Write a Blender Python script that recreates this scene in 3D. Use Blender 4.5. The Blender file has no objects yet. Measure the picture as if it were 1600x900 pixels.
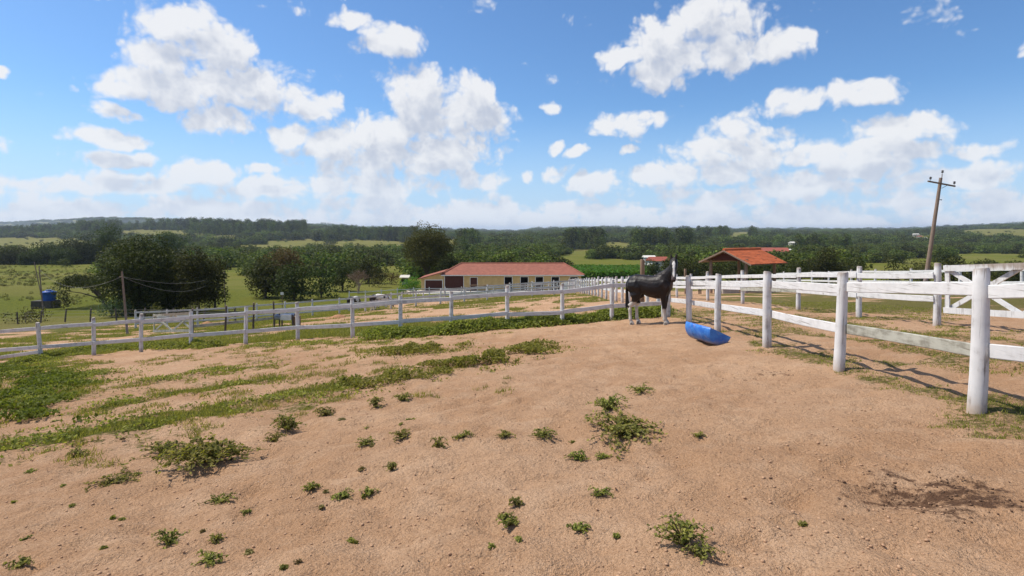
import bpy, bmesh, math, random
import numpy as np
from mathutils import Vector, Matrix

# ------------------------------------------------------------------ camera / world / sun
SC = bpy.context.scene
COL = SC.collection
R = math.radians
F, CX, HZ = 900.0, 800.0, 360.0            # focal length in photo pixels, optical axis, horizon row
CAMZ = 1.65

cam = bpy.data.cameras.new('camera'); camo = bpy.data.objects.new('camera', cam); COL.objects.link(camo)
camo.location = (0, 0, CAMZ); camo.rotation_euler = (R(90), 0, 0)
cam.sensor_width = 36; cam.lens = F / 1600 * 36; cam.shift_y = -(450 - HZ) / 1600
cam.clip_start = 0.05; cam.clip_end = 30000
SC.camera = camo
SC.view_settings.view_transform = 'Standard'; SC.view_settings.look = 'None'
SC.view_settings.gamma = 1; SC.view_settings.use_curve_mapping = False
SC.view_settings.exposure = 0.17
SC.cycles.use_denoising = True
SC.cycles.max_bounces = 5; SC.cycles.diffuse_bounces = 3; SC.cycles.transparent_max_bounces = 6
SC.cycles.volume_bounces = 0

SUN_EL, SUN_AZ = R(57), R(-74)              # azimuth from +Y (view direction), negative = left
sund = Vector((math.sin(SUN_AZ) * math.cos(SUN_EL), math.cos(SUN_AZ) * math.cos(SUN_EL), math.sin(SUN_EL)))
sl = bpy.data.lights.new('sun', 'SUN'); sl.energy = 4.6; sl.angle = R(0.55); sl.color = (1.0, 0.94, 0.84)
so = bpy.data.objects.new('sun', sl); COL.objects.link(so)
so.rotation_euler = (-sund).to_track_quat('-Z', 'Y').to_euler(); so.location = (-30, 10, 40)


class NT:
    """small helper round a node tree"""
    def __init__(s, tree): s.t = tree; s.n = tree.nodes; s.l = tree.links
    def new(s, typ, **kw):
        nd = s.n.new(typ)
        for k, v in kw.items(): setattr(nd, k, v)
        return nd
    def put(s, sock, v):
        if isinstance(v, bpy.types.NodeSocket): s.l.new(v, sock)
        elif v is not None: sock.default_value = v
    def m(s, op, a, b=None, c=None, clamp=False):
        nd = s.n.new('ShaderNodeMath'); nd.operation = op; nd.use_clamp = clamp
        for i, v in enumerate((a, b, c)): s.put(nd.inputs[i], v)
        return nd.outputs[0]
    def v(s, op, a, b=None, c=None, out=0):
        nd = s.n.new('ShaderNodeVectorMath'); nd.operation = op
        for i, x in enumerate((a, b, c)):
            if x is not None: s.put(nd.inputs[i], x)
        return nd.outputs[out]
    def ss(s, x, lo, hi, a=0.0, b=1.0):
        nd = s.n.new('ShaderNodeMapRange'); nd.interpolation_type = 'SMOOTHSTEP'
        s.put(nd.inputs[0], x); s.put(nd.inputs[1], lo); s.put(nd.inputs[2], hi); s.put(nd.inputs[3], a); s.put(nd.inputs[4], b)
        return nd.outputs[0]
    def mix(s, f, a, b, bt='MIX'):
        nd = s.n.new('ShaderNodeMix'); nd.data_type = 'RGBA'; nd.blend_type = bt
        s.put(nd.inputs[0], f); s.put(nd.inputs[6], col4(a)); s.put(nd.inputs[7], col4(b))
        return nd.outputs[2]
    def noise(s, vec, scale, detail=4, rough=0.55, dist=0.0, out=0, dim='3D'):
        nd = s.n.new('ShaderNodeTexNoise'); nd.noise_dimensions = dim
        if vec is not None: s.l.new(vec, nd.inputs['Vector'])
        nd.inputs['Scale'].default_value = scale; nd.inputs['Detail'].default_value = detail
        nd.inputs['Roughness'].default_value = rough; nd.inputs['Distortion'].default_value = dist
        return nd.outputs[out]


def col4(c):
    if isinstance(c, tuple) and len(c) == 3: return (*c, 1)
    return c


# clouds of the photographed sky: pixel centre and half size, turned into directions
CLOUDS = [
    (300, 45, 72, 40), (345, 78, 58, 46), (215, 127, 62, 30), (300, 115, 95, 50), (400, 145, 95, 42), (470, 160, 58, 26), (268, 148, 60, 24),
    (342, 188, 58, 25), (185, 178, 42, 15), (170, 218, 66, 15), (195, 249, 54, 13), (450, 211, 30, 18),
    (660, 150, 66, 50), (742, 160, 42, 52), (705, 200, 85, 58), (600, 215, 85, 42), (520, 232, 70, 30), (660, 245, 105, 34), (560, 255, 90, 26),
    (607, 63, 48, 26), (552, 30, 28, 15), (1115, 30, 78, 46), (1045, 72, 72, 44), (1030, 112, 50, 32), (965, 93, 34, 15), (1135, 82, 50, 36),
    (1212, 74, 48, 24), (1250, 56, 22, 15), (975, 202, 52, 22), (1012, 186, 30, 15), (985, 238, 17, 9), (1245, 159, 50, 20), (1345, 146, 58, 24),
    (1160, 192, 34, 26), (1195, 216, 52, 26), (1150, 243, 95, 30), (1110, 272, 80, 22), (1390, 203, 90, 20), (1440, 187, 38, 18), (1265, 242, 56, 20),
    (1390, 238, 110, 28), (1510, 232, 66, 14), (1360, 262, 120, 22), (855, 165, 17, 11), (863, 231, 13, 11), (898, 237, 18, 8), (868, 270, 24, 12), (755, 284, 34, 18),
    (818, 276, 12, 14), (915, 288, 42, 16), (1020, 278, 34, 14), (320, 272, 66, 20), (415, 263, 28, 10), (1590, 75, 22, 14), (-5, 107, 14, 12), (90, 290, 90, 16),
    (1500, 275, 110, 20), (1240, 288, 90, 22), (230, 290, 90, 18), (420, 292, 80, 18), (580, 290, 110, 24), 
]


def pix_dir(x, y):
    u, v = (x - CX) / F, (HZ - y) / F
    return math.atan2(u, 1.0), math.atan2(v, math.hypot(u, 1.0))


def cloud_group():
    g = bpy.data.node_groups.new('cloud_field', 'ShaderNodeTree')
    g.interface.new_socket('P', in_out='INPUT', socket_type='NodeSocketVector')
    g.interface.new_socket('Field', in_out='OUTPUT', socket_type='NodeSocketFloat')
    t = NT(g); gi = t.new('NodeGroupInput'); go = t.new('NodeGroupOutput')
    P = gi.outputs[0]
    w1 = t.noise(P, 9.0, 3, 0.55, out=1, dim='2D')
    warp = t.v('MULTIPLY_ADD', t.v('SUBTRACT', w1, (0.5, 0.5, 0.5)), (0.050, 0.036, 0), P)
    acc = None
    for (x, y, rx, ry) in CLOUDS:
        a0, e0 = pix_dir(x, y); a1, _ = pix_dir(x + rx, y); _, e1 = pix_dir(x, y - ry)
        sx, sy = 1 / abs(a1 - a0), 1 / abs(e1 - e0)
        q = t.v('MULTIPLY_ADD', warp, (sx, sy, 0), (-a0 * sx, -e0 * sy, 0))
        d = t.v('DOT_PRODUCT', q, q, out=1)
        b = t.m('SUBTRACT', 1.0, d)
        if acc is None: acc = b
        else:
            nd = t.n.new('ShaderNodeMath'); nd.operation = 'SMOOTH_MAX'
            t.put(nd.inputs[0], acc); t.put(nd.inputs[1], b); nd.inputs[2].default_value = 0.25
            acc = nd.outputs[0]
    acc = t.m('MAXIMUM', acc, -2.2)
    rr_ = t.m('SQRT', t.m('MAXIMUM', t.m('SUBTRACT', 1.0, acc), 0.0))
    acc = t.m('MINIMUM', t.m('MULTIPLY', t.m('SUBTRACT', 1.13, rr_), 1.7), 1.0)
    sp = t.new('ShaderNodeSeparateXYZ'); t.l.new(P, sp.inputs[0])
    az, el = sp.outputs[0], sp.outputs[1]
    # the same kind of broken cumulus goes on all round, outside the photographed part
    gen = t.noise(t.v('MULTIPLY', P, (1.0, 1.8, 1.0)), 3.4, 3, 0.5, dim='2D')
    gen = t.m('MULTIPLY', t.m('SUBTRACT', gen, 0.55), 8.0)
    azo = t.ss(t.m('ABSOLUTE', az), R(41), R(50)); elo = t.ss(el, R(24), R(32))
    outm = t.m('MAXIMUM', azo, elo)
    gen = t.m('MAXIMUM', t.m('ADD', gen, t.m('MULTIPLY', t.m('SUBTRACT', outm, 1.0), 6.0)), -2.0)
    acc = t.m('MAXIMUM', acc, gen)
    # long flat bank along the horizon
    bank = t.noise(t.v('MULTIPLY', P, (1.0, 3.2, 1.0)), 7.0, 3, 0.55, dim='2D')
    bank = t.m('MULTIPLY', t.m('SUBTRACT', bank, t.ss(el, R(0.0), R(6.5), 0.16, 0.76)), 3.4)
    acc = t.m('MAXIMUM', acc, bank)
    n1 = t.noise(P, 15.0, 7, 0.56, 0.0, dim='2D')
    f = t.m('MULTIPLY_ADD', t.m('SUBTRACT', n1, 0.50), 2.1, acc)
    for (sc_, am) in ((26, 0.95), (60, 0.60), (130, 0.32)):
        vo = t.new('ShaderNodeTexVoronoi', feature='F1', voronoi_dimensions='2D'); t.l.new(warp, vo.inputs['Vector']); vo.inputs['Scale'].default_value = sc_
        f = t.m('MULTIPLY_ADD', t.m('SUBTRACT', 0.42, vo.outputs['Distance']), am, f)
    t.l.new(f, go.inputs[0])
    return g


world = bpy.data.worlds.new('World'); SC.world = world; world.use_nodes = True
world.cycles.sampling_method = 'MANUAL'; world.cycles.sample_map_resolution = 512
wt = NT(world.node_tree); wt.n.clear()
wo = wt.new('ShaderNodeOutputWorld'); bg = wt.new('ShaderNodeBackground'); bg.inputs['Strength'].default_value = 0.09
sky = wt.new('ShaderNodeTexSky', sky_type='NISHITA'); sky.sun_disc = False
sky.sun_elevation = SUN_EL; sky.sun_rotation = SUN_AZ; sky.altitude = 600; sky.air_density = 1.0; sky.dust_density = 1.0; sky.ozone_density = 2.5
tc = wt.new('ShaderNodeTexCoord')
dn = wt.v('NORMALIZE', tc.outputs['Generated'])
sx = wt.new('ShaderNodeSeparateXYZ'); wt.l.new(dn, sx.inputs[0])
azn = wt.m('ARCTAN2', sx.outputs[0], sx.outputs[1]); eln = wt.m('ARCSINE', sx.outputs[2])
cb = wt.new('ShaderNodeCombineXYZ'); wt.l.new(azn, cb.inputs[0]); wt.l.new(eln, cb.inputs[1])
cg = cloud_group()
g1 = wt.new('ShaderNodeGroup'); g1.node_tree = cg; wt.l.new(cb.outputs[0], g1.inputs[0])
g2 = wt.new('ShaderNodeGroup'); g2.node_tree = cg
wt.l.new(wt.v('ADD', cb.outputs[0], (-0.012, 0.034, 0)), g2.inputs[0])
dens = wt.ss(g1.outputs[0], -0.18, 0.82)
dens = wt.m('MULTIPLY', dens, wt.ss(sx.outputs[2], -0.01, 0.01))
dens = wt.m('MULTIPLY', dens, 0.94)
shade = wt.ss(wt.m('SUBTRACT', wt.m('MULTIPLY', g2.outputs[0], 0.60), wt.m('MULTIPLY', g1.outputs[0], 0.14)), -0.2, 0.95)
CW = 1 / 0.09
ccol = wt.mix(shade, (0.80 * CW, 0.805 * CW, 0.82 * CW), (0.50 * CW, 0.54 * CW, 0.63 * CW))
low = wt.ss(sx.outputs[2], 0.0, 0.16)
ccol = wt.mix(low, wt.mix(0.55, ccol, (0.62 * CW, 0.70 * CW, 0.83 * CW)), ccol)
skyc = wt.mix(1.0, sky.outputs[0], (0.90, 1.22, 1.50), 'MULTIPLY')
skyc = wt.mix(wt.ss(sx.outputs[2], 0.22, -0.02, 0.0, 0.75), skyc, (0.50 * CW, 0.66 * CW, 0.90 * CW))
wt.l.new(wt.mix(dens, skyc, ccol), bg.inputs['Color']); wt.l.new(bg.outputs[0], wo.inputs['Surface'])

# ------------------------------------------------------------------ small helpers
def tag(o, label=None, cat=None, group=None, kind=None):
    if label: o['label'] = label
    if cat: o['category'] = cat
    if group: o['group'] = group
    if kind: o['kind'] = kind
    return o


def link(name, me, mat=None, parent=None, loc=None, rot=None):
    """parents are empties or unrotated objects; loc is a world position"""
    o = bpy.data.objects.new(name, me); COL.objects.link(o)
    if mat is not None and me is not None and not me.materials: me.materials.append(mat)
    L = Vector(loc) if loc is not None else Vector((0, 0, 0))
    if parent is not None:
        o.parent = parent
        L = L - wloc(parent)
    o.location = L
    if rot is not None: o.rotation_euler = rot
    return o


def wloc(o):
    L = Vector(o.location); p = o.parent
    while p is not None: L = L + Vector(p.location); p = p.parent
    return L


def empty(name, loc): return link(name, None, None, None, loc)


def mesh_np(name, V, faces, smooth=False, attrs=None):
    """V (N,3); faces: (M,k) array"""
    V = np.asarray(V, np.float32); Fc = np.asarray(faces, np.int32)
    me = bpy.data.meshes.new(name); k = Fc.shape[1]; M = len(Fc)
    me.vertices.add(len(V)); me.vertices.foreach_set('co', V.ravel())
    me.loops.add(M * k); me.loops.foreach_set('vertex_index', Fc.ravel())
    me.polygons.add(M); me.polygons.foreach_set('loop_start', np.arange(0, M * k, k, dtype=np.int32))
    if smooth: me.polygons.foreach_set('use_smooth', np.ones(M, dtype=bool))
    for nm, arr in (attrs or {}).items():
        arr = np.asarray(arr, np.float32)
        if arr.ndim == 1:
            a = me.attributes.new(nm, 'FLOAT', 'POINT'); a.data.foreach_set('value', arr)
        else:
            a = me.attributes.new(nm, 'FLOAT_COLOR', 'POINT'); a.data.foreach_set('color', arr.ravel())
    me.update(calc_edges=True); me.validate()
    return me


class MB:
    """collects simple shapes with mixed faces into one mesh"""
    def __init__(s): s.v = []; s.f = []; s.sm = []
    def add(s, vs, fs, smooth=False):
        b = len(s.v); s.v += [tuple(x) for x in vs]; s.f += [tuple(i + b for i in f) for f in fs]; s.sm += [smooth] * len(fs)
    def box(s, lo, hi):
        (a, b, c), (d, e, f) = lo, hi
        s.add([(a, b, c), (d, b, c), (d, e, c), (a, e, c), (a, b, f), (d, b, f), (d, e, f), (a, e, f)],
              [(3, 2, 1, 0), (4, 5, 6, 7), (0, 1, 5, 4), (1, 2, 6, 5), (2, 3, 7, 6), (3, 0, 4, 7)])
    def beam(s, p0, p1, w, t, up=(0, 0, 1)):
        """box from p0 to p1, w measured along 'up', t across"""
        p0, p1 = Vector(p0), Vector(p1); d = (p1 - p0).normalized(); side = d.cross(Vector(up)).normalized(); u = side.cross(d)
        vs = []
        for p in (p0, p1):
            for (i, j) in ((-1, -1), (1, -1), (1, 1), (-1, 1)): vs.append(p + side * (i * t / 2) + u * (j * w / 2))
        s.add(vs, [(3, 2, 1, 0), (4, 5, 6, 7), (0, 1, 5, 4), (1, 2, 6, 5), (2, 3, 7, 6), (3, 0, 4, 7)])
    def tube(s, pts, rad, n=8, cap=True, wob=0.0, rnd=None, smooth=True):
        pts = [Vector(p) for p in pts]; vs = []; fs = []
        ref = Vector((0, 0, 1)) if abs((pts[-1] - pts[0]).normalized().z) < 0.9 else Vector((1, 0, 0))
        for i, p in enumerate(pts):
            d = (pts[min(i + 1, len(pts) - 1)] - pts[max(i - 1, 0)]).normalized()
            a = d.cross(ref).normalized(); b = d.cross(a)
            for k in range(n):
                r = rad[i] * (1 + (rnd.uniform(-wob, wob) if rnd else 0)); an = 2 * math.pi * k / n
                vs.append(p + a * (math.cos(an) * r) + b * (math.sin(an) * r))
        for i in range(len(pts) - 1):
            for k in range(n):
                fs.append((i * n + k, i * n + (k + 1) % n, (i + 1) * n + (k + 1) % n, (i + 1) * n + k))
        s.add(vs, fs, smooth)
        if cap:
            s.add([vs[k] for k in range(n)], [tuple(range(n))]); s.add([vs[(len(pts) - 1) * n + k] for k in range(n)], [tuple(reversed(range(n)))])
    def mesh(s, name, off=(0, 0, 0)):
        me = bpy.data.meshes.new(name); ox, oy, oz = off
        me.from_pydata([(x - ox, y - oy, z - oz) for (x, y, z) in s.v], [], s.f)
        me.polygons.foreach_set('use_smooth', s.sm); me.update()
        return me
    def build(s, name, mat, parent=None, loc=None):
        """geometry given in world coordinates; object origin at loc (or parent's place)"""
        L = Vector(loc) if loc is not None else (wloc(parent) if parent is not None else Vector((0, 0, 0)))
        return link(name, s.mesh(name, L), mat, parent, L)


def hash2(i, j, seed):
    n = (i.astype(np.int64) * 374761393 + j.astype(np.int64) * 668265263 + seed * 1274126177) & 0xFFFFFFFF
    n = ((n ^ (n >> 13)) * 1274126177) & 0xFFFFFFFF
    n = n ^ (n >> 16)
    return (n & 0xFFFF) / 65535.0


def vnoise(x, y, seed=0):
    xi, yi = np.floor(x), np.floor(y); fx, fy = x - xi, y - yi
    fx = fx * fx * fx * (fx * (fx * 6 - 15) + 10); fy = fy * fy * fy * (fy * (fy * 6 - 15) + 10)
    a, b, c, d = hash2(xi, yi, seed), hash2(xi + 1, yi, seed), hash2(xi, yi + 1, seed), hash2(xi + 1, yi + 1, seed)
    return (a * (1 - fx) + b * fx) * (1 - fy) + (c * (1 - fx) + d * fx) * fy


def fbm(x, y, seed=0, oct=4):
    s = 0; a = 0.5; t = 0
    for o in range(oct):
        s = s + a * vnoise(x * 2 ** o + 17.3 * o, y * 2 ** o - 9.1 * o, seed + o); t += a; a *= 0.5
    return s / t


def sstep(a, b, x):
    t = np.clip((np.asarray(x, float) - a) / (b - a), 0, 1); return t * t * (3 - 2 * t)


# ------------------------------------------------------------------ terrain: h = metres below the camera
PROF = [(60, 478), (105, 453), (140, 440), (200, 427), (280, 415), (400, 404.5), (600, 394), (900, 384), (1300, 374), (1800, 367.5), (2500, 364.5), (3500, 363), (6000, 362), (12000, 361)]
PLY = np.log([p[0] for p in PROF]); PLV = np.array([(p[1] - HZ) / F for p in PROF])
RX = [-900, -300, 0, 150, 300, 480, 560, 700, 800, 900, 1000, 1100, 1250, 1400, 1500, 1600, 2200]
RV = [4, 4, 3, 11, 13, 10, 5, 1, -1, 5, 4, 3, 2, 2, 7, 11, 9]


def lat(X):
    r = np.where(X > 8, .0766 * 8 + .02 * (X - 8), np.where(X < -25, -.0766 * 25 + .03 * (X + 25), .0766 * X))
    return np.clip(r, -3.6, 1.6)


def depth_below(X, Y):
    X = np.asarray(X, float); Y = np.asarray(Y, float)
    Yc = np.maximum(Y, -25)
    near = 1.65 + .088 * Yc - lat(X)
    Yp = np.maximum(Y, 60)
    v = np.interp(np.log(Yp), PLY, PLV)
    ximg = CX + F * X / Yp
    v = v - np.interp(ximg, RX, RV) / F * sstep(650, 1500, Yp)
    v = v - 9 / F * sstep(3500, 6000, Yp) * (1 - sstep(150, 420, ximg))
    far = v * Yp
    w = sstep(60, 112, Y)
    h = near * (1 - w) + far * w
    h = h - w * (fbm(X / 90, Y / 90, 5, 3) - .5) * 3.0 * sstep(140, 400, Yp) - (fbm(X / 14, Y / 14, 8, 3) - .5) * .5 * sstep(24, 60, Y)
    wb = sstep(-24, -19, X) * (1 - sstep(14, 18, X)) * sstep(95, 100, Y) * (1 - sstep(117, 124, Y))
    h = h * (1 - wb) + 10.95 * wb
    nw = (1 - sstep(22, 40, Y)) * (1 - sstep(20, 30, np.abs(X)))
    return h - nw * relief(X, Y)


def relief(X, Y):
    """trodden unevenness of the paddock soil"""
    r = (fbm(X / .45, Y / .36, 71, 3) - .5) * .10 + (fbm(X / 2.4, Y / 2.4, 75, 2) - .5) * .07
    d = vnoise(X / .21 + vnoise(X / .7, Y / .7, 77) * 2, Y / .19, 79)
    return r - .038 * sstep(.58, .86, d)


def gz(X, Y): return CAMZ - float(depth_below(X, Y))


def ground(x, y):
    """where the sight line through photo pixel (x, y) meets the ground"""
    u, v = (x - CX) / F, (y - HZ) / F
    lo, hi = 1.2, 400.0
    for _ in range(50):
        m = (lo + hi) / 2
        if float(depth_below(u * m, m)) / m > v: lo = m
        else: hi = m
    return Vector((u * lo, lo, gz(u * lo, lo)))


def at(x, Y):
    """ground point at depth Y under photo column x"""
    X = (x - CX) / F * Y
    return Vector((X, Y, gz(X, Y)))


def polydist(X, Y, pts):
    """distance to a polyline in the ground plane and the position along it (0..1)"""
    best = np.full(np.shape(X), 1e9); tt = np.zeros(np.shape(X)); n = len(pts) - 1
    for i in range(n):
        (ax, ay), (bx, by) = pts[i][:2], pts[i + 1][:2]
        dx, dy = bx - ax, by - ay
        t = np.clip(((X - ax) * dx + (Y - ay) * dy) / (dx * dx + dy * dy + 1e-9), 0, 1)
        d = np.hypot(X - ax - t * dx, Y - ay - t * dy)
        m = d < best; best = np.where(m, d, best); tt = np.where(m, (i + t) / n, tt)
    return best, tt


def gp(*px): return [tuple(ground(x, y)[:2]) for (x, y) in px]


WEED_FENCE = [gp((0, 578), (70, 560), (140, 548), (240, 543), (335, 541)), gp((575, 531), (700, 523), (800, 512), (900, 503), (990, 497)), gp((1000, 496), (1036, 494))]
WEED_BAND = [gp((520, 610), (570, 600), (660, 586), (760, 568), (850, 545)), gp((600, 555), (720, 546))]
GRASS_BAND = [(gp((-60, 705), (60, 690), (180, 668), (330, 642), (430, 624), (530, 606)), .75), (gp((-60, 640), (40, 625), (110, 590), (60, 570)), 1.3),
              (gp((120, 585), (190, 583)), .35), (gp((300, 610), (430, 590)), .55), (gp((150, 640), (280, 615)), .4), (gp((220, 600), (330, 580), (420, 572)), .3),
              (gp((380, 541), (600, 535)), .3), (gp((0, 588), (60, 565), (150, 548)), .7)]
GRASS_RIGHT = [(gp((1125, 520), (1200, 536), (1300, 566), (1400, 600), (1500, 622), (1640, 680)), .55), (gp((1200, 515), (1330, 530), (1450, 556)), .3),
               (gp((1160, 500), (1280, 500), (1340, 512), (1480, 522), (1650, 540)), .7), (gp((1360, 485), (1480, 480), (1560, 482)), 1.6)]


def covers(X, Y):
    """grass, dry grass, dung over the ground"""
    X = np.asarray(X, float); Y = np.asarray(Y, float)
    n1 = fbm(X / 1.7, Y / 1.7, 21, 4); n2 = fbm(X / 9, Y / 9, 31, 4); n3 = fbm(X / .45, Y / .45, 41, 3)
    g = np.zeros(X.shape)
    for pts in WEED_FENCE: d, _ = polydist(X, Y, pts); g = np.maximum(g, .85 * (1 - sstep(.2, .75, d + (n1 - .5) * .5)))
    for pts in WEED_BAND: d, _ = polydist(X, Y, pts); g = np.maximum(g, .5 * (1 - sstep(.15, .7, d + (n1 - .5) * .8)))
    for pts, w in GRASS_BAND: d, _ = polydist(X, Y, pts); g = np.maximum(g, .8 * (1 - sstep(w * .25, w * 1.15, d + (n1 - .5) * w * 1.6 + (n3 - .5) * w * 1.7)))
    g = g * (.62 + .38 * sstep(.40, .60, fbm(X / .95, Y / .95, 25, 3)))
    for pts, w in GRASS_RIGHT: d, _ = polydist(X, Y, pts); g = np.maximum(g, .56 * (1 - sstep(w * .2, w * 1.15, d + (n1 - .5) * w * 1.8 + (n3 - .5) * w * 1.8)))
    # beyond the paddock fence: broken grass and bare soil, then pasture
    yf = np.interp(X, [-30, -18.7, -8.4, -2, 5.4], [23.5, 22.9, 22.2, 20.6, 20.2])
    out = sstep(.1, .8, Y - yf) * (X < 5.6 + .035 * np.maximum(Y - 20, 0))
    g = np.maximum(g, out * sstep(.34, .52, n2 * .5 + n1 * .5 + .05 * sstep(30, 24, Y)))
    bare = (1 - sstep(1.2, 4.5, np.abs(Y - 45 - (X + 4) * .35))) * (X > -16) * (X < 6)
    g = g * (1 - .65 * bare * sstep(.62, .45, n1))
    yard = (1 - sstep(0, 10, np.abs(X - 2.2) - 4)) * sstep(26, 30, Y) * (1 - sstep(44, 50, Y)); g = g * (1 - .85 * yard * (X < 6) * sstep(.66, .5, n1))
    lane = (X > 5.4 + .035 * np.maximum(Y - 20, 0)) & (X < 30) & (Y > 4)
    g = np.maximum(g, np.where(lane, .55 * sstep(.50, .68, n2 * .5 + n1 * .5) * sstep(3, 8, Y), 0))
    g = np.maximum(g, sstep(9.9, 11.5, X) * sstep(12, 22, Y) * sstep(.36, .5, n2 * .6 + n1 * .4) * .9)
    past = np.maximum(sstep(44, 62, Y - (X + 22) * .25) * sstep(-14, -22, X), sstep(60, 95, Y))
    past = np.maximum(past, sstep(34, 50, Y) * sstep(20, 26, X))
    g = np.maximum(g, past * (.8 + .2 * sstep(.3, .45, n1)))
    pave = sstep(-20, -18, X) * (1 - sstep(13, 15, X)) * sstep(98, 99.5, Y) * (1 - sstep(105, 106, Y))
    g = g * (1 - pave)
    thin = (Y < 22) * (Y > 3) * sstep(.50, .66, n2 + .1 * sstep(2, -8, X) * sstep(6, 10, Y)) * .42 * (X < 0)
    g = np.maximum(g, thin * n3 * 1.5)
    dry = np.clip(.45 * sstep(23, 26, Y) * (Y < 70) + sstep(.45, .65, fbm(X / 5, Y / 5, 51, 3)) * .9 * (Y < 60) + .55 * sstep(9, 11, X) * (Y < 60) + sstep(480, 800, Y) * .40 + .4 * sstep(.42, .62, fbm(X / 28, Y / 28, 61, 4)) * (Y > 50) + .4 * sstep(3, 4.5, X) * (Y < 30), 0, 1)
    c1, c2 = ground(1480, 775), ground(1200, 588)
    d1 = np.hypot((X - c1.x + .25 * (Y - c1.y)) / .62, (Y - c1.y) / .55); d2 = np.hypot((X - c2.x) / .7, (Y - c2.y) / .4)
    dung = np.maximum((1 - sstep(.0, 1.45, d1)) * 1.0, (1 - sstep(0, 1.2, d2)) * .45)
    return np.clip(g, 0, 1), dry, np.clip(dung, 0, 1), pave


def axis(start, end, s0, k):
    a = [start]
    while a[-1] < end: a.append(a[-1] + max(s0, k * abs(a[-1])))
    return a


ys = [-60, -40, -25, -14, -8, -4, -2, -.5, .5, 1.2] + axis(1.7, 11000, .048, .0125)
xp = axis(0.035, 10000, .07, .0265)
xs = [-x for x in reversed(xp)] + xp
XS, YS = np.meshgrid(np.array(xs), np.array(ys))
H = depth_below(XS, YS)
GR, DRY, DUNG, PAVE = covers(XS, YS)
V = np.stack([XS, YS, CAMZ - H], -1).reshape(-1, 3)
ny, nx = XS.shape
idx = np.arange(ny * nx).reshape(ny, nx)
FQ = np.stack([idx[:-1, :-1], idx[:-1, 1:], idx[1:, 1:], idx[1:, :-1]], -1).reshape(-1, 4)
cover = np.stack([GR, DRY, DUNG, PAVE], -1).reshape(-1, 4)
ground_me = mesh_np('ground', V, FQ, True, {'cover': cover})


# ------------------------------------------------------------------ materials
MAT = {}


def material(name):
    m = bpy.data.materials.new(name); m.use_nodes = True; t = NT(m.node_tree); t.n.clear()
    out = t.new('ShaderNodeOutputMaterial'); b = t.new('ShaderNodeBsdfPrincipled'); t.l.new(b.outputs[0], out.inputs['Surface'])
    MAT[name] = m
    return m, t, b, out


def setb(t, b, col=None, rough=.8, spec=.3, bump=None, bs=.3, bd=.02):
    if col is not None: t.put(b.inputs['Base Color'], col4(col))
    t.put(b.inputs['Roughness'], rough); b.inputs['Specular IOR Level'].default_value = spec
    if bump is not None:
        bn = t.new('ShaderNodeBump'); bn.inputs['Strength'].default_value = bs; bn.inputs['Distance'].default_value = bd
        t.l.new(bump, bn.inputs['Height']); t.l.new(bn.outputs[0], b.inputs['Normal'])


def mat_ground():
    m, t, b, out = material('ground')
    P = t.new('ShaderNodeTexCoord').outputs['Object']
    at_ = t.new('ShaderNodeAttribute', attribute_name='cover')
    sp = t.new('ShaderNodeSeparateColor'); t.l.new(at_.outputs['Color'], sp.inputs[0])
    pave = at_.outputs['Alpha']
    nb = t.noise(P, .35, 4); nm = t.noise(P, 2.3, 5, .6); nf = t.noise(P, 14, 5, .65); ng = t.noise(P, 70, 3, .7)
    nl = t.noise(P, .16, 4, .6)
    dirt = t.mix(t.ss(nb, .35, .65), (.432, .246, .132), (.532, .326, .190))
    dirt = t.mix(t.m('MULTIPLY', t.ss(nl, .42, .62), .30), dirt, (.37, .212, .120))
    dirt = t.mix(t.m('MULTIPLY', t.ss(nm, .42, .7), .45), dirt, (.60, .40, .255))
    dirt = t.mix(t.m('MULTIPLY', t.ss(nf, .50, .72), .50), dirt, (.29, .165, .092))
    dirt = t.mix(t.m('MULTIPLY', t.ss(ng, .50, .66), .50), dirt, (.20, .115, .07))
    dirt = t.mix(t.m('MULTIPLY', t.ss(ng, .52, .32), .22), dirt, (.60, .45, .34))
    vo = t.new('ShaderNodeTexVoronoi'); t.l.new(P, vo.inputs['Vector']); vo.inputs['Scale'].default_value = 26
    dirt = t.mix(t.m('MULTIPLY', t.ss(vo.outputs['Distance'], .22, .06), t.ss(t.noise(P, 3.1, 3, .6), .48, .66)), dirt, (.27, .155, .09))
    dirt = t.mix(t.m('MULTIPLY', t.ss(t.m('ADD', sp.outputs[2], t.m('MULTIPLY', t.m('SUBTRACT', t.noise(P, 9, 5, .7), .5), 3.4)), .45, 1.05), t.ss(sp.outputs[2], .02, .25)), dirt, (.115, .062, .036))
    green = t.mix(t.ss(nm, .35, .7), (.086, .102, .010), (.150, .155, .018))
    nv = t.noise(P, .045, 5, .65)
    green = t.mix(t.m('MULTIPLY', t.ss(nv, .42, .62), .45), green, (.155, .140, .022))
    green = t.mix(t.m('MULTIPLY', t.ss(nf, .5, .7), .6), green, (.050, .065, .010))
    dryc = t.mix(t.ss(nf, .35, .7), (.225, .185, .065), (.15, .13, .035))
    gras = t.mix(t.m('MULTIPLY', sp.outputs[1], .8), green, dryc)
    thr = t.m('ADD', t.m('MULTIPLY', nf, .55), t.m('MULTIPLY', nm, .45))
    gm = t.ss(t.m('ADD', sp.outputs[0], t.m('MULTIPLY', t.m('SUBTRACT', thr, .5), 2.0)), .36, .72)
    c = t.mix(gm, dirt, gras)
    c = t.mix(pave, c, (.50, .47, .42))
    hgt = t.m('ADD', t.m('MULTIPLY', t.noise(P, 5.5, 6, .65, .4), 1.0), t.m('MULTIPLY', t.noise(P, 30, 4, .75), .62))
    hgt = t.m('ADD', hgt, t.m('MULTIPLY', gm, t.m('MULTIPLY', ng, .8)))
    setb(t, b, c, .95, .08, hgt, 1.0, .075)
    return m


ground_o = link('ground', ground_me, mat_ground()); tag(ground_o, kind='structure')


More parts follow.
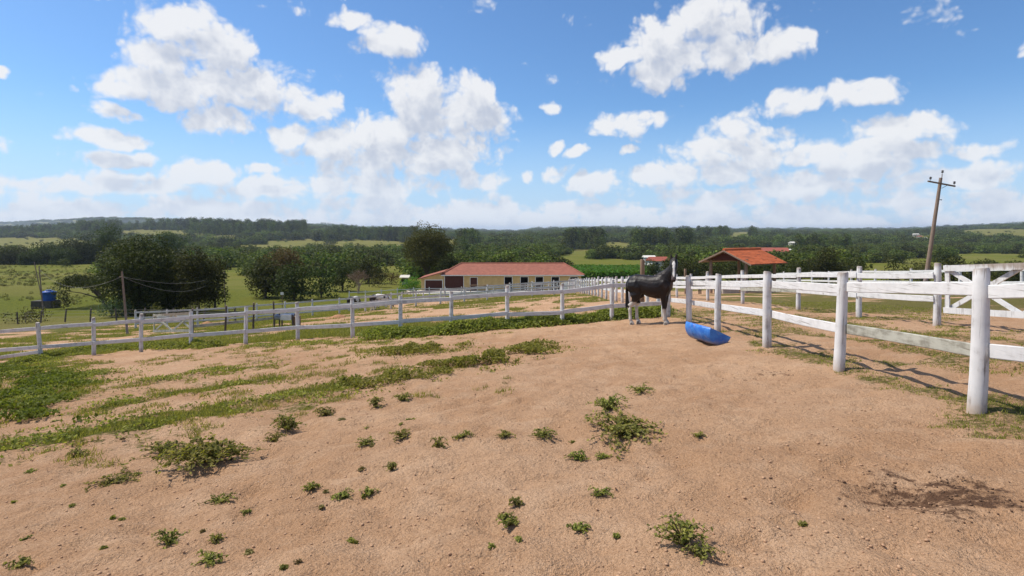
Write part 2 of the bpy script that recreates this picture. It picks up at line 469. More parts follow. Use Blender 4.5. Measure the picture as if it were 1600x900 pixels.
def mat_paint(name, white, wood, amount, bump=.3, st=(14, 14, 1.6), cs=(34, 34, 1.1)):
    m, t, b, out = material(name)
    P = t.new('ShaderNodeTexCoord').outputs['Object']
    oi = t.new('ShaderNodeObjectInfo')
    off = t.v('MULTIPLY', oi.outputs['Location'], (3.1, 2.7, 1.3))
    Q = t.v('ADD', P, off)
    geo = t.new('ShaderNodeNewGeometry')
    g1 = t.noise(t.v('MULTIPLY', Q, st), 1.0, 5, .65, .5)
    g2 = t.noise(Q, 5.5, 5, .6)
    wear = t.ss(t.m('ADD', t.m('MULTIPLY', g1, .65), t.m('MULTIPLY', g2, .5)), .62 - amount, .80 - amount)
    wc = t.mix(g2, wood, tuple(x * .55 for x in wood))
    pc = t.mix(t.ss(g2, .3, .75), white, tuple(x * .84 for x in white))
    crack = t.ss(t.noise(t.v('MULTIPLY', Q, cs), 1.0, 4, .6, .2), .60, .66)
    c = t.mix(wear, pc, wc)
    c = t.mix(t.m('MULTIPLY', crack, .55), c, (.16, .13, .10))
    sz = t.new('ShaderNodeSeparateXYZ'); t.l.new(P, sz.inputs[0])
    mud = t.m('MULTIPLY', t.ss(t.m('ADD', sz.outputs[2], t.m('MULTIPLY', g2, .35)), .42, .12), .75)     # splashed soil at the foot
    c = t.mix(mud, c, (.36, .24, .15))
    topw = t.m('MULTIPLY', t.ss(t.m('ADD', sz.outputs[2], t.m('MULTIPLY', g1, .30)), 1.50, 1.62), .7)     # weathered end grain
    c = t.mix(topw, c, (.22, .15, .10))
    setb(t, b, c, .7, .25, t.m('ADD', g1, t.m('MULTIPLY', crack, -.8)), bump, .01)
    return m


mat_paint('white_paint', (.67, .66, .645), (.40, .36, .32), .02)
mat_paint('worn_paint', (.64, .63, .61), (.36, .33, .30), .02)
LONG = dict(st=(1.6, 1.6, 17), cs=(1.1, 1.1, 44))            # grain along a rail
mat_paint('white_paint_rail', (.70, .69, .675), (.42, .38, .34), -.03, .3, **LONG)
mat_paint('worn_paint_rail', (.62, .61, .60), (.38, .35, .32), .02, .3, **LONG)
mat_paint('grey_board', (.44, .43, .36), (.33, .31, .25), .10, .3, **LONG)
mat_paint('dark_wood', (.10, .075, .06), (.14, .11, .09), .1)
mat_paint('brown_wood', (.26, .17, .10), (.20, .13, .08), .1)
mat_paint('pole_wood', (.30, .24, .22), (.20, .165, .15), .1)


def mat_plain(name, c1, c2, scale=3.0, rough=.8, spec=.3, stretch=(1, 1, 1), bs=.15, metal=0):
    m, t, b, out = material(name)
    P = t.new('ShaderNodeTexCoord').outputs['Object']
    n = t.noise(t.v('MULTIPLY', P, stretch), scale, 5, .6)
    setb(t, b, t.mix(t.ss(n, .3, .7), c1, c2), rough, spec, n, bs, .02); b.inputs['Metallic'].default_value = metal
    return m


mat_plain('cream_wall', (.60, .42, .18), (.50, .34, .14), 1.5)
mat_plain('white_trim', (.78, .76, .70), (.66, .64, .58), 4)
mat_plain('brown_door', (.085, .028, .018), (.06, .02, .014), 6, stretch=(6, 6, .6))
mat_plain('dark_inside', (.02, .015, .013), (.03, .022, .02), 2)
mat_plain('concrete', (.42, .38, .33), (.32, .29, .25), 4)
mat_plain('stone_dark', (.10, .085, .07), (.06, .05, .04), 3)
mat_plain('insulator', (.03, .025, .025), (.05, .04, .04), 8, .35, .5)
mat_plain('tank_blue', (.02, .10, .42), (.015, .075, .34), 2, .5)
mat_plain('wire', (.25, .24, .23), (.2, .19, .18), 2)
mat_plain('red_roof', (.36, .10, .065), (.29, .075, .05), 3)
mat_plain('house_white', (.70, .66, .58), (.6, .56, .5), 1)
mat_plain('window_dark', (.03, .035, .04), (.04, .045, .05), 1, .2, .5)
mat_plain('bark', (.13, .095, .07), (.075, .055, .04), 3, stretch=(4, 4, 1), bs=.5)
mat_plain('bark_pale', (.36, .25, .20), (.25, .17, .13), 3, stretch=(4, 4, 1), bs=.4)
mat_plain('stem', (.12, .12, .04), (.16, .10, .05), 30)
mat_plain('pebble', (.36, .205, .12), (.48, .30, .18), 40, .95)
mat_plain('clod', (.11, .06, .036), (.19, .11, .065), 30, .95)
mat_plain('dirt_heap', (.40, .20, .10), (.30, .15, .08), 4, .95)


def mat_leaf(name, c1, c2, trans=.25, rnd=.35):
    """c1..c2: leaf colours, spread by each leaf's own tone"""
    m, t, b, out = material(name)
    a = t.new('ShaderNodeAttribute', attribute_name='tone')
    oi = t.new('ShaderNodeObjectInfo')
    c = t.mix(a.outputs['Fac'], c1, c2)
    hsv = t.new('ShaderNodeHueSaturation'); t.l.new(c, hsv.inputs['Color'])
    t.l.new(t.m('MULTIPLY_ADD', oi.outputs['Random'], .05, .475), hsv.inputs['Hue'])
    t.l.new(t.m('MULTIPLY_ADD', oi.outputs['Random'], rnd, 1 - rnd * .5), hsv.inputs['Value'])
    c = hsv.outputs[0]
    setb(t, b, c, .65, .12)
    tr = t.new('ShaderNodeBsdfTranslucent'); t.l.new(t.mix(1.0, c, (1.25, 1.35, .6), 'MULTIPLY'), tr.inputs[0])
    mx = t.new('ShaderNodeMixShader'); mx.inputs[0].default_value = trans
    t.l.new(b.outputs[0], mx.inputs[1]); t.l.new(tr.outputs[0], mx.inputs[2]); t.l.new(mx.outputs[0], out.inputs['Surface'])
    return m


mat_leaf('leaf_dark', (.010, .018, .005), (.085, .090, .020), .22)
mat_leaf('leaf_mid', (.018, .034, .008), (.080, .100, .022))
mat_leaf('leaf_olive', (.032, .038, .009), (.135, .125, .034))
mat_leaf('leaf_bright', (.05, .11, .012), (.12, .20, .03), .35)
mat_leaf('leaf_pale', (.06, .085, .04), (.12, .15, .075))
mat_leaf('leaf_brown', (.07, .045, .02), (.13, .085, .035))
mat_leaf('leaf_dry', (.16, .12, .05), (.26, .20, .08))
mat_leaf('leaf_weed', (.075, .095, .018), (.36, .335, .085), .4, .25)
mat_leaf('leaf_grass', (.13, .15, .022), (.40, .37, .10), .4, .1)
mat_leaf('leaf_forest', (.018, .036, .007), (.135, .150, .026), .25, 1.2)
mat_leaf('leaf_lush', (.045, .075, .012), (.20, .24, .04), .35, .2)
mat_leaf('leaf_cane', (.06, .13, .018), (.12, .21, .03), .35, .3)

# ------------------------------------------------------------------ fences
RND = random.Random(7)


def post_mesh(h, r, seed, n=10, square=False):
    rd = random.Random(seed); b = MB()
    if square:
        w = r
        b.box((-w, -w, -.25), (w, w, h - .02)); b.add([(-w, -w, h - .02), (w, -w, h - .02), (w, w, h - .02), (-w, w, h - .02), (-w * .7, -w * .7, h), (w * .7, -w * .7, h), (w * .7, w * .7, h), (-w * .7, w * .7, h)],
              [(0, 1, 5, 4), (1, 2, 6, 5), (2, 3, 7, 6), (3, 0, 4, 7), (4, 5, 6, 7)])
        return b.mesh('post')
    ph = [rd.uniform(0, 6.28) for _ in range(4)]
    zs = [-.25, 0, h * .25, h * .5, h * .75, h - .025, h]
    vs = []
    for i, z in enumerate(zs):
        rr = r * (1.07 - .10 * max(z, 0) / h) * (.88 if i == len(zs) - 1 else 1)
        ox = .012 * math.sin(z * 2.1 + ph[0]); oy = .012 * math.sin(z * 1.7 + ph[1])
        for k in range(n):
            a = 2 * math.pi * k / n
            q = rr * (1 + .035 * math.sin(2 * a + ph[2] + z) + .03 * math.sin(3 * a + ph[3]) + rd.uniform(-.015, .015))
            tilt = (math.cos(a + ph[0]) * .012 if i >= len(zs) - 2 else 0)
            vs.append((ox + q * math.cos(a), oy + q * math.sin(a), z + tilt))
    fs = [(i * n + k, i * n + (k + 1) % n, (i + 1) * n + (k + 1) % n, (i + 1) * n + k) for i in range(len(zs) - 1) for k in range(n)]
    b.add(vs, fs, True); b.add([vs[(len(zs) - 1) * n + k] for k in range(n)], [tuple(range(n))])
    return b.mesh('post')


def plank_mesh(p0, p1, w, t, origin, seed, bow=.012):
    rd = random.Random(seed); p0, p1 = Vector(p0), Vector(p1); d = (p1 - p0).normalized()
    side = d.cross(Vector((0, 0, 1))).normalized(); u = side.cross(d); b = MB(); vs = []; n = 4
    bw = rd.uniform(-bow, bow); ww = [w * rd.uniform(.96, 1.04) for _ in range(n + 1)]
    c = .12
    for i in range(n + 1):
        f = i / n; p = p0.lerp(p1, f) - u * (4 * bw * f * (1 - f)) + side * rd.uniform(-.004, .004)
        for (a, e) in ((-1, -1 + c), (-1 + c * 3, -1), (1 - c * 3, -1), (1, -1 + c), (1, 1 - c), (1 - c * 3, 1), (-1 + c * 3, 1), (-1, 1 - c)):
            vs.append(p + side * (a * t / 2) + u * (e * ww[i] / 2) - Vector(origin))
    fs = [(i * 8 + k, i * 8 + (k + 1) % 8, (i + 1) * 8 + (k + 1) % 8, (i + 1) * 8 + k) for i in range(n) for k in range(8)]
    b.add(vs, fs); b.add(vs[:8], [tuple(reversed(range(8)))]); b.add(vs[-8:], [tuple(range(8))])
    return b.mesh('rail')


def build_fence(label, pts, h=1.45, r=.075, rails=(1.22, .62), mat='worn_paint', rail_w=.14, side=1, group=None, lean=None, square=False, post_mat=None, skip=(), rail_mats=None, seed=0, hvar=.03, nseg=10, per=None, name='rail_fence'):
    """pts: (X, Y) of the posts; side: which side of the posts carries the rails (left of the walking direction = 1)"""
    rd = random.Random(seed + 99)
    P = [Vector((x, y, gz(x, y))) for (x, y) in pts]
    root = empty(name, P[0]); tag(root, label, 'fence', group)
    var = [post_mesh(h * (1 + rd.uniform(-hvar, hvar)), r, seed * 13 + k, nseg, square) for k in range(len(P) if per else min(4, len(P)))]
    for v_ in var: v_.materials.append(MAT[post_mat or mat])
    for i, p in enumerate(P):
        ln = (lean or {}).get(i, (rd.uniform(-.018, .018), rd.uniform(-.018, .018)))
        link('post', var[i % len(var)], None, root, p, (ln[0], ln[1], rd.uniform(0, 6.28) if not square and not per else (math.atan2((P[min(i + 1, len(P) - 1)] - P[max(i - 1, 0)]).y, (P[min(i + 1, len(P) - 1)] - P[max(i - 1, 0)]).x) if square else 0)))
    for i in range(len(P) - 1):
        if i in skip: continue
        d = (P[i + 1] - P[i]); dn_ = d.normalized(); sd = Vector((-dn_.y, dn_.x, 0)).normalized() * side * (r + .012)
        for j, rh in enumerate(rails):
            e = rd.uniform(-.025, .025)
            p0 = P[i] + sd + Vector((0, 0, rh + e)) - dn_ * .02; p1 = P[i + 1] + sd + Vector((0, 0, rh + rd.uniform(-.02, .02))) - dn_ * .045
            me = plank_mesh(p0, p1, rail_w, .032, P[i], seed * 31 + i * 7 + j)
            mm = (rail_mats or {}).get((i, j), mat)
            link('rail', me, MAT[mm + '_rail' if mm + '_rail' in MAT else mm], root, P[i])
    return root, P


# near fence on the right of the paddock, running away from the camera to the corner
F1 = [(4.55, 3.15), (4.66, 5.80), (4.77, 8.40), (4.90, 11.10), (5.10, 14.30), (5.27, 17.2), (5.45, 20.1)]
build_fence('tall white post and two rail fence on the right edge of the foreground paddock', F1, r=.075, mat='white_paint', side=-1, post_mat='white_paint', seed=1, per=True, nseg=14,
            lean={1: (.0, .055), 2: (.0, .04), 3: (.0, .018), 4: (.01, .02), 5: (0, .0)}, rail_mats={(0, 1): 'worn_paint', (1, 1): 'grey_board', (4, 1): 'worn_paint'}, hvar=.0)
# left (far) side of the paddock
F0 = [(5.45 - 1.94, 20.22), (1.77, 20.35), (-.17, 20.4), (-2.15, 20.5), (-4.05, 20.9), (-5.95, 21.5), (-8.3, 22.3), (-10.35, 22.4), (-12.6, 22.6), (-14.6, 22.7), (-16.6, 22.85), (-18.7, 22.9), (-20.9, 22.95), (-23, 23)]
root0, P0 = build_fence('weathered grey white two rail fence across the far side of the dirt paddock', [(5.30, 20.12)] + F0, rails=(1.21, .50), mat='worn_paint', side=1, r=.072, seed=2, lean={12: (0, -.10), 11: (0, .0)})
link('rail', plank_mesh(P0[12] + Vector((0, -.15, .30)), P0[14] + Vector((0, -.15, .05)), .13, .03, P0[12], 5), MAT['worn_paint'], root0, P0[12])
# both sides of the lane that leads down to the stable
lane_l = [(5.62 + .034 * (y - 20), y) for y in np.arange(22.4, 97, 2.25)]
build_fence('long white fence along the left of the lane down to the stable', lane_l, mat='white_paint', side=-1, seed=3)
lane_r = [(9.8, 13.3), (9.65, 16.0), (9.95, 20.0), (10.0, 25.0), (10.1, 29.7)] + [(10.1 + .03 * (y - 30), y) for y in np.arange(32.8, 97, 3.1)]
build_fence('white two rail fence on the far side of the lane, ending at the braced gate', lane_r, r=.072, mat='white_paint', rails=(1.20, .66), side=1, seed=4, rail_mats={(2, 1): 'grey_board'})
# pens between paddock and stable
cB = [(-30.2 + 37.0 * f, 46.2 + 11.0 * f) for f in np.linspace(0, .985, 18)]
build_fence('middle grey white cross fence with the grazing horses behind it', cB, mat='worn_paint', rails=(1.30, .85, .42), rail_w=.13, r=.075, side=-1, seed=5)
cC = [(-24 + 31.0 * f, 85) for f in np.linspace(0, .99, 14)]
build_fence('farthest white cross fence just in front of the stable', cC, mat='worn_paint', rails=(1.20, .62), rail_w=.10, r=.07, side=-1, seed=6)
cD = [(-13 + 20.2 * f, 68 + 1.5 * f) for f in np.linspace(0, .985, 9)]
build_fence('white cross fence between the middle one and the farthest one', cD, mat='worn_paint', rails=(1.22, .62), r=.075, side=-1, seed=16)
# far fence on the right
fR = [(24.8, 24.5), (24.8, 28), (24.9, 32), (24.6, 35.5), (24.6, 39), (25, 42.5), (25.3, 46), (25.8, 49.5), (26.3, 53), (26.9, 57), (27.8, 61), (25, 64), (22.2, 66), (19.5, 68), (16.8, 70), (14.5, 72)]
build_fence('distant white fence round the field behind the open tiled shelter', fR, mat='white_paint', rails=(1.28, .62), r=.075, side=1, seed=7)
# thin dark pen fence
f6 = [tuple(ground(301, 527)[:2]), tuple(ground(352, 522)[:2]), tuple(ground(396, 516)[:2]), tuple(ground(428, 511)[:2])]
build_fence('short pen fence of dark thin posts and one grey rail by the barrel feeder', f6, h=1.5, r=.05, mat='grey_board', post_mat='dark_wood', rails=(.55,), side=1, seed=8)
# wire fence with dark posts on the left
wf = [(x, y) for (x, y) in zip(np.linspace(-62, -24, 12), np.linspace(64, 50, 12))]
rootw = empty('wire_fence', (wf[0][0], wf[0][1], gz(*wf[0]))); tag(rootw, 'old wire fence of dark weathered posts below the left pasture', 'fence')
pm = [post_mesh(1.3, .07, 300 + k, 7) for k in range(3)]
for m_ in pm: m_.materials.append(MAT['dark_wood'])
for i, (x, y) in enumerate(wf):
    link('post', pm[i % 3], None, rootw, (x, y, gz(x, y)), (RND.uniform(-.08, .08), RND.uniform(-.1, .1), i))
for hh in (.5, .85, 1.15):
    b = MB(); b.tube([(x, y - .07, gz(x, y) + hh) for (x, y) in wf], [.008] * len(wf), 3); b.build('wire_strand', MAT['wire'], rootw)


def braced_gate(label, a, b_, h=1.15, mat='white_paint', zig=False):
    """farm gate between ground points a and b"""
    A = Vector((a[0], a[1], gz(*a))); B = Vector((b_[0], b_[1], gz(*b_)))
    root = empty('field_gate', A); tag(root, label, 'gate')
    up = Vector((0, 0, 1)); lo, hi = .35, .35 + h - .2
    d = (B - A).normalized(); side = Vector((-d.y, d.x, 0)) * .03
    def brd(nm, p, q, w=.13, off=0):
        m = MB(); m.beam(p + side * off, q + side * off, w, .028); m.build(nm, MAT[mat], root)
    brd('rail', A + up * hi, B + up * hi); brd('rail', A + up * lo, B + up * lo)
    M = (A + B) / 2
    for p in (A + d * .07, B - d * .07):
        m = MB(); m.beam(p + up * (lo - .07) + side, p + up * (hi + .07) + side, .12, .028, d); m.build('stile', MAT[mat], root)
    for (p, q, s) in ((A + up * hi, M + up * lo, 2), (A + up * lo, M + up * hi, 3.1), (M + up * lo, B + up * hi, 2), (M + up * hi, B + up * lo, 3.1)):
        brd('brace', p, q, .10, s)
    return root


braced_gate('white gate with crossed braces hung on the lane fence at the right', (9.82, 13.1), (10.0, 9.4), 1.15)
gp0 = post_mesh(1.5, .1, 77); gp0.materials.append(MAT['white_paint'])
tag(link('gate_post', gp0, None, None, (10.02, 9.2, gz(10.02, 9.2))), 'white post at the latch end of the braced gate beyond the right fence', 'post')
braced_gate('grey braced gate in the pen behind the far paddock fence at left', tuple(ground(239, 527)[:2]), tuple(ground(299, 527)[:2]), 1.1, 'grey_board')
braced_gate('white braced gate closing the lane beside the stable', (8.3, 91), (11.8, 91), 1.3)
for (x, Yd, hh, rr, lb) in ((1003.5, 30, 2.28, .12, 'stout brown wooden post rising behind the black horse'), (1071, 44, 1.95, .10, 'brown wooden post right of the horse head, before the trees'),
                            (1046, 33, 1.6, .07, 'slim weathered post in the lane hidden behind the horse neck')):
    p = at(x, Yd); me = post_mesh(hh, rr, int(x)); me.materials.append(MAT['brown_wood'])
    tag(link('wooden_post', me, None, None, p), lb, 'post')

# ------------------------------------------------------------------ stable
def box_part(name, lo, hi, mat, parent):
    b = MB(); b.box(lo, hi); return b.build(name, MAT[mat], parent)


ZB = CAMZ - 10.95; YB = 105.0
XB0, XB1, HW = -12.4, 12.6, 2.95
barn = empty('stable_building', (0, YB, ZB)); tag(barn, 'long cream stable with red tiled roof and dark stall doors', 'stable')


def holed_wall(name, x0, x1, z1, y, holes, mat, parent, t=.22):
    """front wall with real openings: piers and lintels"""
    b = MB(); x = x0
    for (a, c, top) in sorted(holes):
        if a > x: b.box((x, y, ZB - .3), (a, y + t, ZB + z1))
        b.box((a, y, ZB + top), (c, y + t, ZB + z1)); x = c
    if x < x1: b.box((x, y, ZB - .3), (x1, y + t, ZB + z1))
    return b.build(name, MAT[mat], parent)


def bx(x): return (x - CX) / F * YB


doors = [(bx(695), bx(724), 2.72), (bx(735), bx(745.5), 2.35)] + [(bx(x), bx(x + 11.5), 2.45) for x in (788.5, 813.5, 837, 862, 891)]
holed_wall('wall', XB0, XB1, HW, YB, doors, 'cream_wall', barn)
box_part('wall', (XB0, YB + .22, ZB - .3), (XB0 + .2, YB + 9.7, ZB + HW - .01), 'cream_wall', barn)
box_part('wall', (XB1 - .2, YB + .22, ZB - .3), (XB1, YB + 9.7, ZB + HW - .01), 'cream_wall', barn)
box_part('wall', (XB0, YB + 9.7, ZB - .3), (XB1, YB + 9.92, ZB + HW), 'cream_wall', barn)
box_part('stall_shade_panel', (XB0 + .2, YB + 1.6, ZB - .2), (XB1 - .2, YB + 1.7, ZB + HW - .05), 'dark_inside', barn)  # near-black panel standing in for the shade inside the stalls
box_part('plinth', (bx(724) + .2, YB - .03, ZB - .3), (bx(734), YB + .0, ZB + .5), 'concrete', barn)
for i, (a, c, top) in enumerate(doors):
    b = MB(); w = .10
    b.box((a - w, YB - .04, ZB), (a, YB + .1, ZB + top + w)); b.box((c, YB - .04, ZB), (c + w, YB + .1, ZB + top + w)); b.box((a, YB - .04, ZB + top), (c, YB + .1, ZB + top + w))
    b.build('door_frame', MAT['white_trim'], barn)
    if i < 2: dr = box_part('door', (a + .01, YB + .10, ZB), (c - .01, YB + .16, ZB + top - .01), 'brown_door', barn)
    else: dr = box_part('half_door', (a + .01, YB + .10, ZB), (c - .01, YB + .16, ZB + 1.25), 'brown_door', barn)
    m = MB(); n = 7 if i == 0 else 3
    tz = top - .05 if i < 2 else 1.2
    for k in range(1, n):
        xx = a + (c - a) * k / n; m.box((xx - .012, YB + .085, ZB + .05), (xx + .012, YB + .102, ZB + tz))
    m.build('batten', MAT['brown_door'], dr)
# hip roof with ribs of tiles
def hip_roof(x0, x1, y0, y1, z0, rise, parent, inset):
    ov = .55; x0 -= ov; x1 += ov; y0 -= ov; y1 += ov; ym = (y0 + y1) / 2; z1 = z0 + rise; z0 -= .08
    c = [Vector((x0, y0, z0)), Vector((x1, y0, z0)), Vector((x1, y1, z0)), Vector((x0, y1, z0)), Vector((x0 + inset, ym, z1)), Vector((x1 - inset, ym, z1))]
    b = MB(); b.add(c, [(0, 1, 5, 4), (2, 3, 4, 5), (1, 2, 5), (3, 0, 4), (3, 2, 1, 0)])
    rf = b.build('roof', MAT['tile_roof'], parent)
    b = MB()
    for (p, q) in ((0, 4), (3, 4), (1, 5), (2, 5), (4, 5)):
        b.tube([c[p] + Vector((0, 0, .04)), c[q] + Vector((0, 0, .04))], [.12, .12], 6)
    b.build('ridge_tiles', MAT['tile_roof'], rf)
    b = MB()                                     # fascia
    b.box((x0 + .03, y0 + .02, z0 - .17), (x1 - .03, y0 + .06, z0 - .004)); b.build('fascia', MAT['white_trim'], rf)
    return rf


def mat_tiles(name, c1, c2, c3, axis_='X', f1=28.0, f2=14.0, bs=.8):
    m, t, b, out = material(name)
    P = t.new('ShaderNodeTexCoord').outputs['Object']
    sp = t.new('ShaderNodeSeparateXYZ'); t.l.new(P, sp.inputs[0])
    w1 = t.m('SINE', t.m('MULTIPLY', sp.outputs[0], f1)); w2 = t.m('FRACT', t.m('MULTIPLY', sp.outputs[2], f2))
    n = t.noise(P, 1.3, 4, .6); n2 = t.noise(t.v('MULTIPLY', P, (1.6, 1.6, 13)), 1.0, 3, .6)
    c = t.mix(t.ss(n, .3, .7), c1, c2); c = t.mix(t.m('MULTIPLY', t.ss(n2, .5, .68), .7), c, c3)
    setb(t, b, c, .85, .2, t.m('ADD', t.m('MULTIPLY', w1, .5), t.m('MULTIPLY', w2, -.5)), bs, .05)
    return m


mat_tiles('tile_roof', (.35, .135, .09), (.28, .105, .07), (.21, .085, .06))
hip_roof(XB0, XB1, YB, YB + 9.92, ZB + HW, 1.75, barn, 3.3)
# lean-to at the left end
xl0, xl1 = bx(658), XB0 - .02
b = MB(); zl, zr = 2.15, 3.30; o1, o2 = bx(664.5), bx(692) - .12
yf_ = YB + .12
for (a, c, lo_) in ((xl0, o1, -.3), (o1, o2, 1.85), (o2, xl1, -.3)):
    za = zl + (zr - zl) * (a - xl0) / (xl1 - xl0); zc = zl + (zr - zl) * (c - xl0) / (xl1 - xl0)
    b.add([(a, yf_, ZB + lo_), (c, yf_, ZB + lo_), (c, yf_, ZB + zc), (a, yf_, ZB + za), (a, yf_ + .2, ZB + lo_), (c, yf_ + .2, ZB + lo_), (c, yf_ + .2, ZB + zc), (a, yf_ + .2, ZB + za)],
          [(0, 1, 2, 3), (7, 6, 5, 4), (0, 3, 7, 4), (1, 5, 6, 2), (0, 4, 5, 1), (3, 2, 6, 7)])
b.build('lean_to_wall', MAT['cream_wall'], barn)
box_part('lean_to_wall', (xl0, yf_ + .2, ZB - .3), (xl0 + .2, YB + 7, ZB + zl), 'cream_wall', barn)
box_part('lean_to_door', (o1 + .02, yf_ + .1, ZB), (o2 - .02, yf_ + .16, ZB + 1.84), 'brown_door', barn)
b = MB(); w = .13
b.box((o1 - w, yf_ - .05, ZB), (o1, yf_ - .003, ZB + 1.85 + w)); b.box((o2, yf_ - .05, ZB), (o2 + w, yf_ - .003, ZB + 1.85 + w)); b.box((o1, yf_ - .05, ZB + 1.85), (o2, yf_ - .003, ZB + 1.85 + w))
b.build('door_frame', MAT['white_trim'], barn)
b = MB(); ov = .45
sl_ = (zr - zl) / (xl1 - xl0)
b.add([(xl0 - ov, YB - .45, ZB + zl - ov * sl_ + .02), (xl1, YB - .45, ZB + zr + .02), (xl1, YB + 7.4, ZB + zr + .02), (xl0 - ov, YB + 7.4, ZB + zl - ov * sl_ + .02),
       (xl0 - ov, YB - .45, ZB + zl - ov * sl_ + .16), (xl1, YB - .45, ZB + zr + .16), (xl1, YB + 7.4, ZB + zr + .16), (xl0 - ov, YB + 7.4, ZB + zl - ov * sl_ + .16)],
      [(3, 2, 1, 0), (4, 5, 6, 7), (1, 2, 6, 5), (2, 3, 7, 6), (3, 0, 4, 7), (0, 1, 5, 4)])
b.build('lean_to_roof', MAT['tile_roof'], barn)
hr = empty('hitching_rail', (bx(735), YB - 3.0, gz(bx(735), YB - 3.0))); tag(hr, 'low brown hitching rail in front of the stable doors', 'rail')
zz = ZB
b = MB(); b.tube([(bx(736), YB - 3, zz + 1.25), (bx(795), YB - 3, zz + 1.3)], [.07, .07], 6); b.build('rail', MAT['brown_wood'], hr)
for x in (737, 759, 794):
    b = MB(); b.tube([(bx(x), YB - 3, zz - .3), (bx(x), YB - 3, zz + 1.32)], [.08, .075], 6); b.build('post', MAT['brown_wood'], hr)

# ------------------------------------------------------------------ open shelter with tiled roof
mat_tiles('clay_tiles', (.47, .125, .05), (.38, .10, .04), (.15, .05, .03), f1=0, f2=0, bs=0)
SH = at(1160, 44.5); th = R(33)
ex = Vector((math.cos(th), math.sin(th), 0)); ey = Vector((-math.sin(th), math.cos(th), 0)); ez = Vector((0, 0, 1))
Ls, Ws = 4.5, 4.5; EH, RISE = 2.25, .95
zg = SH.z
sh = empty('open_shelter', SH); tag(sh, 'open wooden shelter with orange clay tile roof beyond the lane', 'shelter')
def sp_(a, c, z): return Vector((SH.x, SH.y, zg)) + ex * a + ey * c + ez * z
for (a, c) in ((-1.75, -1.55), (1.75, -1.55), (1.75, 1.55), (-1.75, 1.55)):
    b = MB(); b.tube([sp_(a, c, -.3), sp_(a, c, 1.2), sp_(a, c, EH + .25)], [.13, .125, .12], 8); b.build('post', MAT['brown_wood' if a > 0 else 'pole_wood'], sh)
for c in (-1.55, 1.55):
    b = MB(); b.beam(sp_(-2.15, c, EH + .22), sp_(2.15, c, EH + .22), .16, .1); b.build('wall_plate', MAT['dark_wood'], sh)
for a in (-1.75, 1.75):
    b = MB(); b.beam(sp_(a, -1.7, EH + .36), sp_(a, 1.7, EH + .36), .14, .1); b.build('tie_beam', MAT['dark_wood'], sh)
b = MB(); b.beam(sp_(-2.2, 0, EH + RISE - .08), sp_(2.2, 0, EH + RISE - .08), .16, .09); b.build('ridge_beam', MAT['dark_wood'], sh)
pitch = math.atan2(RISE, Ws / 2)
for sgn in (-1, 1):
    b = MB()                                    # boarded underside
    p = [sp_(-2.25, sgn * 2.25, EH), sp_(2.25, sgn * 2.25, EH), sp_(2.25, 0, EH + RISE), sp_(-2.25, 0, EH + RISE)]
    q = [x + ez * .05 for x in p]
    fs = [(0, 1, 2, 3), (7, 6, 5, 4), (0, 4, 5, 1), (1, 5, 6, 2), (2, 6, 7, 3), (3, 7, 4, 0)]
    b.add(p + q, fs); rf = b.build('roof', MAT['dark_wood'], sh)
    rd = random.Random(5 + sgn); b = MB(); ncol, nrow = 22, 11
    for k in range(ncol):
        for r_ in range(nrow):
            a = -2.25 + 4.5 * (k + .5) / ncol; f0 = r_ / nrow - .02; f1 = (r_ + 1) / nrow + .012
            w = .105; lift = .055 + rd.uniform(0, .012)
            vs = []
            for (f, l2) in ((f0, lift + .035), (f1, lift)):
                for an in (0, 60, 120, 180):
                    aa = math.cos(R(an)) * w + rd.uniform(-.006, .006); hh = math.sin(R(an)) * .055
                    vs.append(sp_(a + aa, sgn * 2.25 * (1 - f), EH + RISE * f + l2 + hh - .01))
            b.add(vs, [(0, 1, 5, 4), (1, 2, 6, 5), (2, 3, 7, 6), (0, 1, 2, 3)])
    tl = b.build('roof_tiles', MAT['clay_tiles'], rf); tl['kind'] = 'stuff'
    for a in (-2.27, 2.27):
        b = MB(); b.beam(sp_(a, sgn * 2.3, EH + .02), sp_(a, 0.0, EH + RISE + .04), .10, .035); b.build('barge_board', MAT['pole_wood' if a < 0 else 'brown_wood'], sh)
b = MB(); b.tube([sp_(-2.25, 0, EH + RISE + .11), sp_(2.25, 0, EH + RISE + .11)], [.13, .13], 8); b.build('ridge_tiles', MAT['clay_tiles'], sh)
for a in (-1.85, 1.85):                            # dark brown infill panels closing the gables
    b = MB(); f_ = [sp_(a, -1.75, EH + .26), sp_(a, 1.75, EH + .26), sp_(a, 0, EH + RISE - .02)]; k_ = [q + ex * .03 for q in f_]
    b.add(f_ + k_, [(0, 1, 2), (5, 4, 3), (0, 3, 4, 1), (1, 4, 5, 2), (2, 5, 3, 0)]); b.build('gable_infill', MAT['brown_door'], sh)
tr = at(1140, 43.2)
b = MB(); x0, y0, z0 = tr
for (lo, hi) in (((x0 - .6, y0 - .3, z0 - .1), (x0 + .6, y0 - .24, z0 + .55)), ((x0 - .6, y0 + .24, z0 - .1), (x0 + .6, y0 + .3, z0 + .55)), ((x0 - .6, y0 - .24, z0 - .1), (x0 - .53, y0 + .24, z0 + .55)),
                 ((x0 + .53, y0 - .24, z0 - .1), (x0 + .6, y0 + .24, z0 + .55)), ((x0 - .53, y0 - .24, z0 - .1), (x0 + .53, y0 + .24, z0 + .2))): b.box(lo, hi)
tag(b.build('water_trough', MAT['concrete'], None, tr), 'low grey concrete trough under the open tiled shelter', 'trough')
tb = at(1106, 43.5); t_ = empty('work_bench', tb); tag(t_, 'dark low wooden bench beside the concrete trough under the shelter', 'bench')
b = MB(); b.box((tb.x - .7, tb.y - .25, tb.z + .48), (tb.x + .7, tb.y + .25, tb.z + .55)); b.build('seat', MAT['dark_wood'], t_)
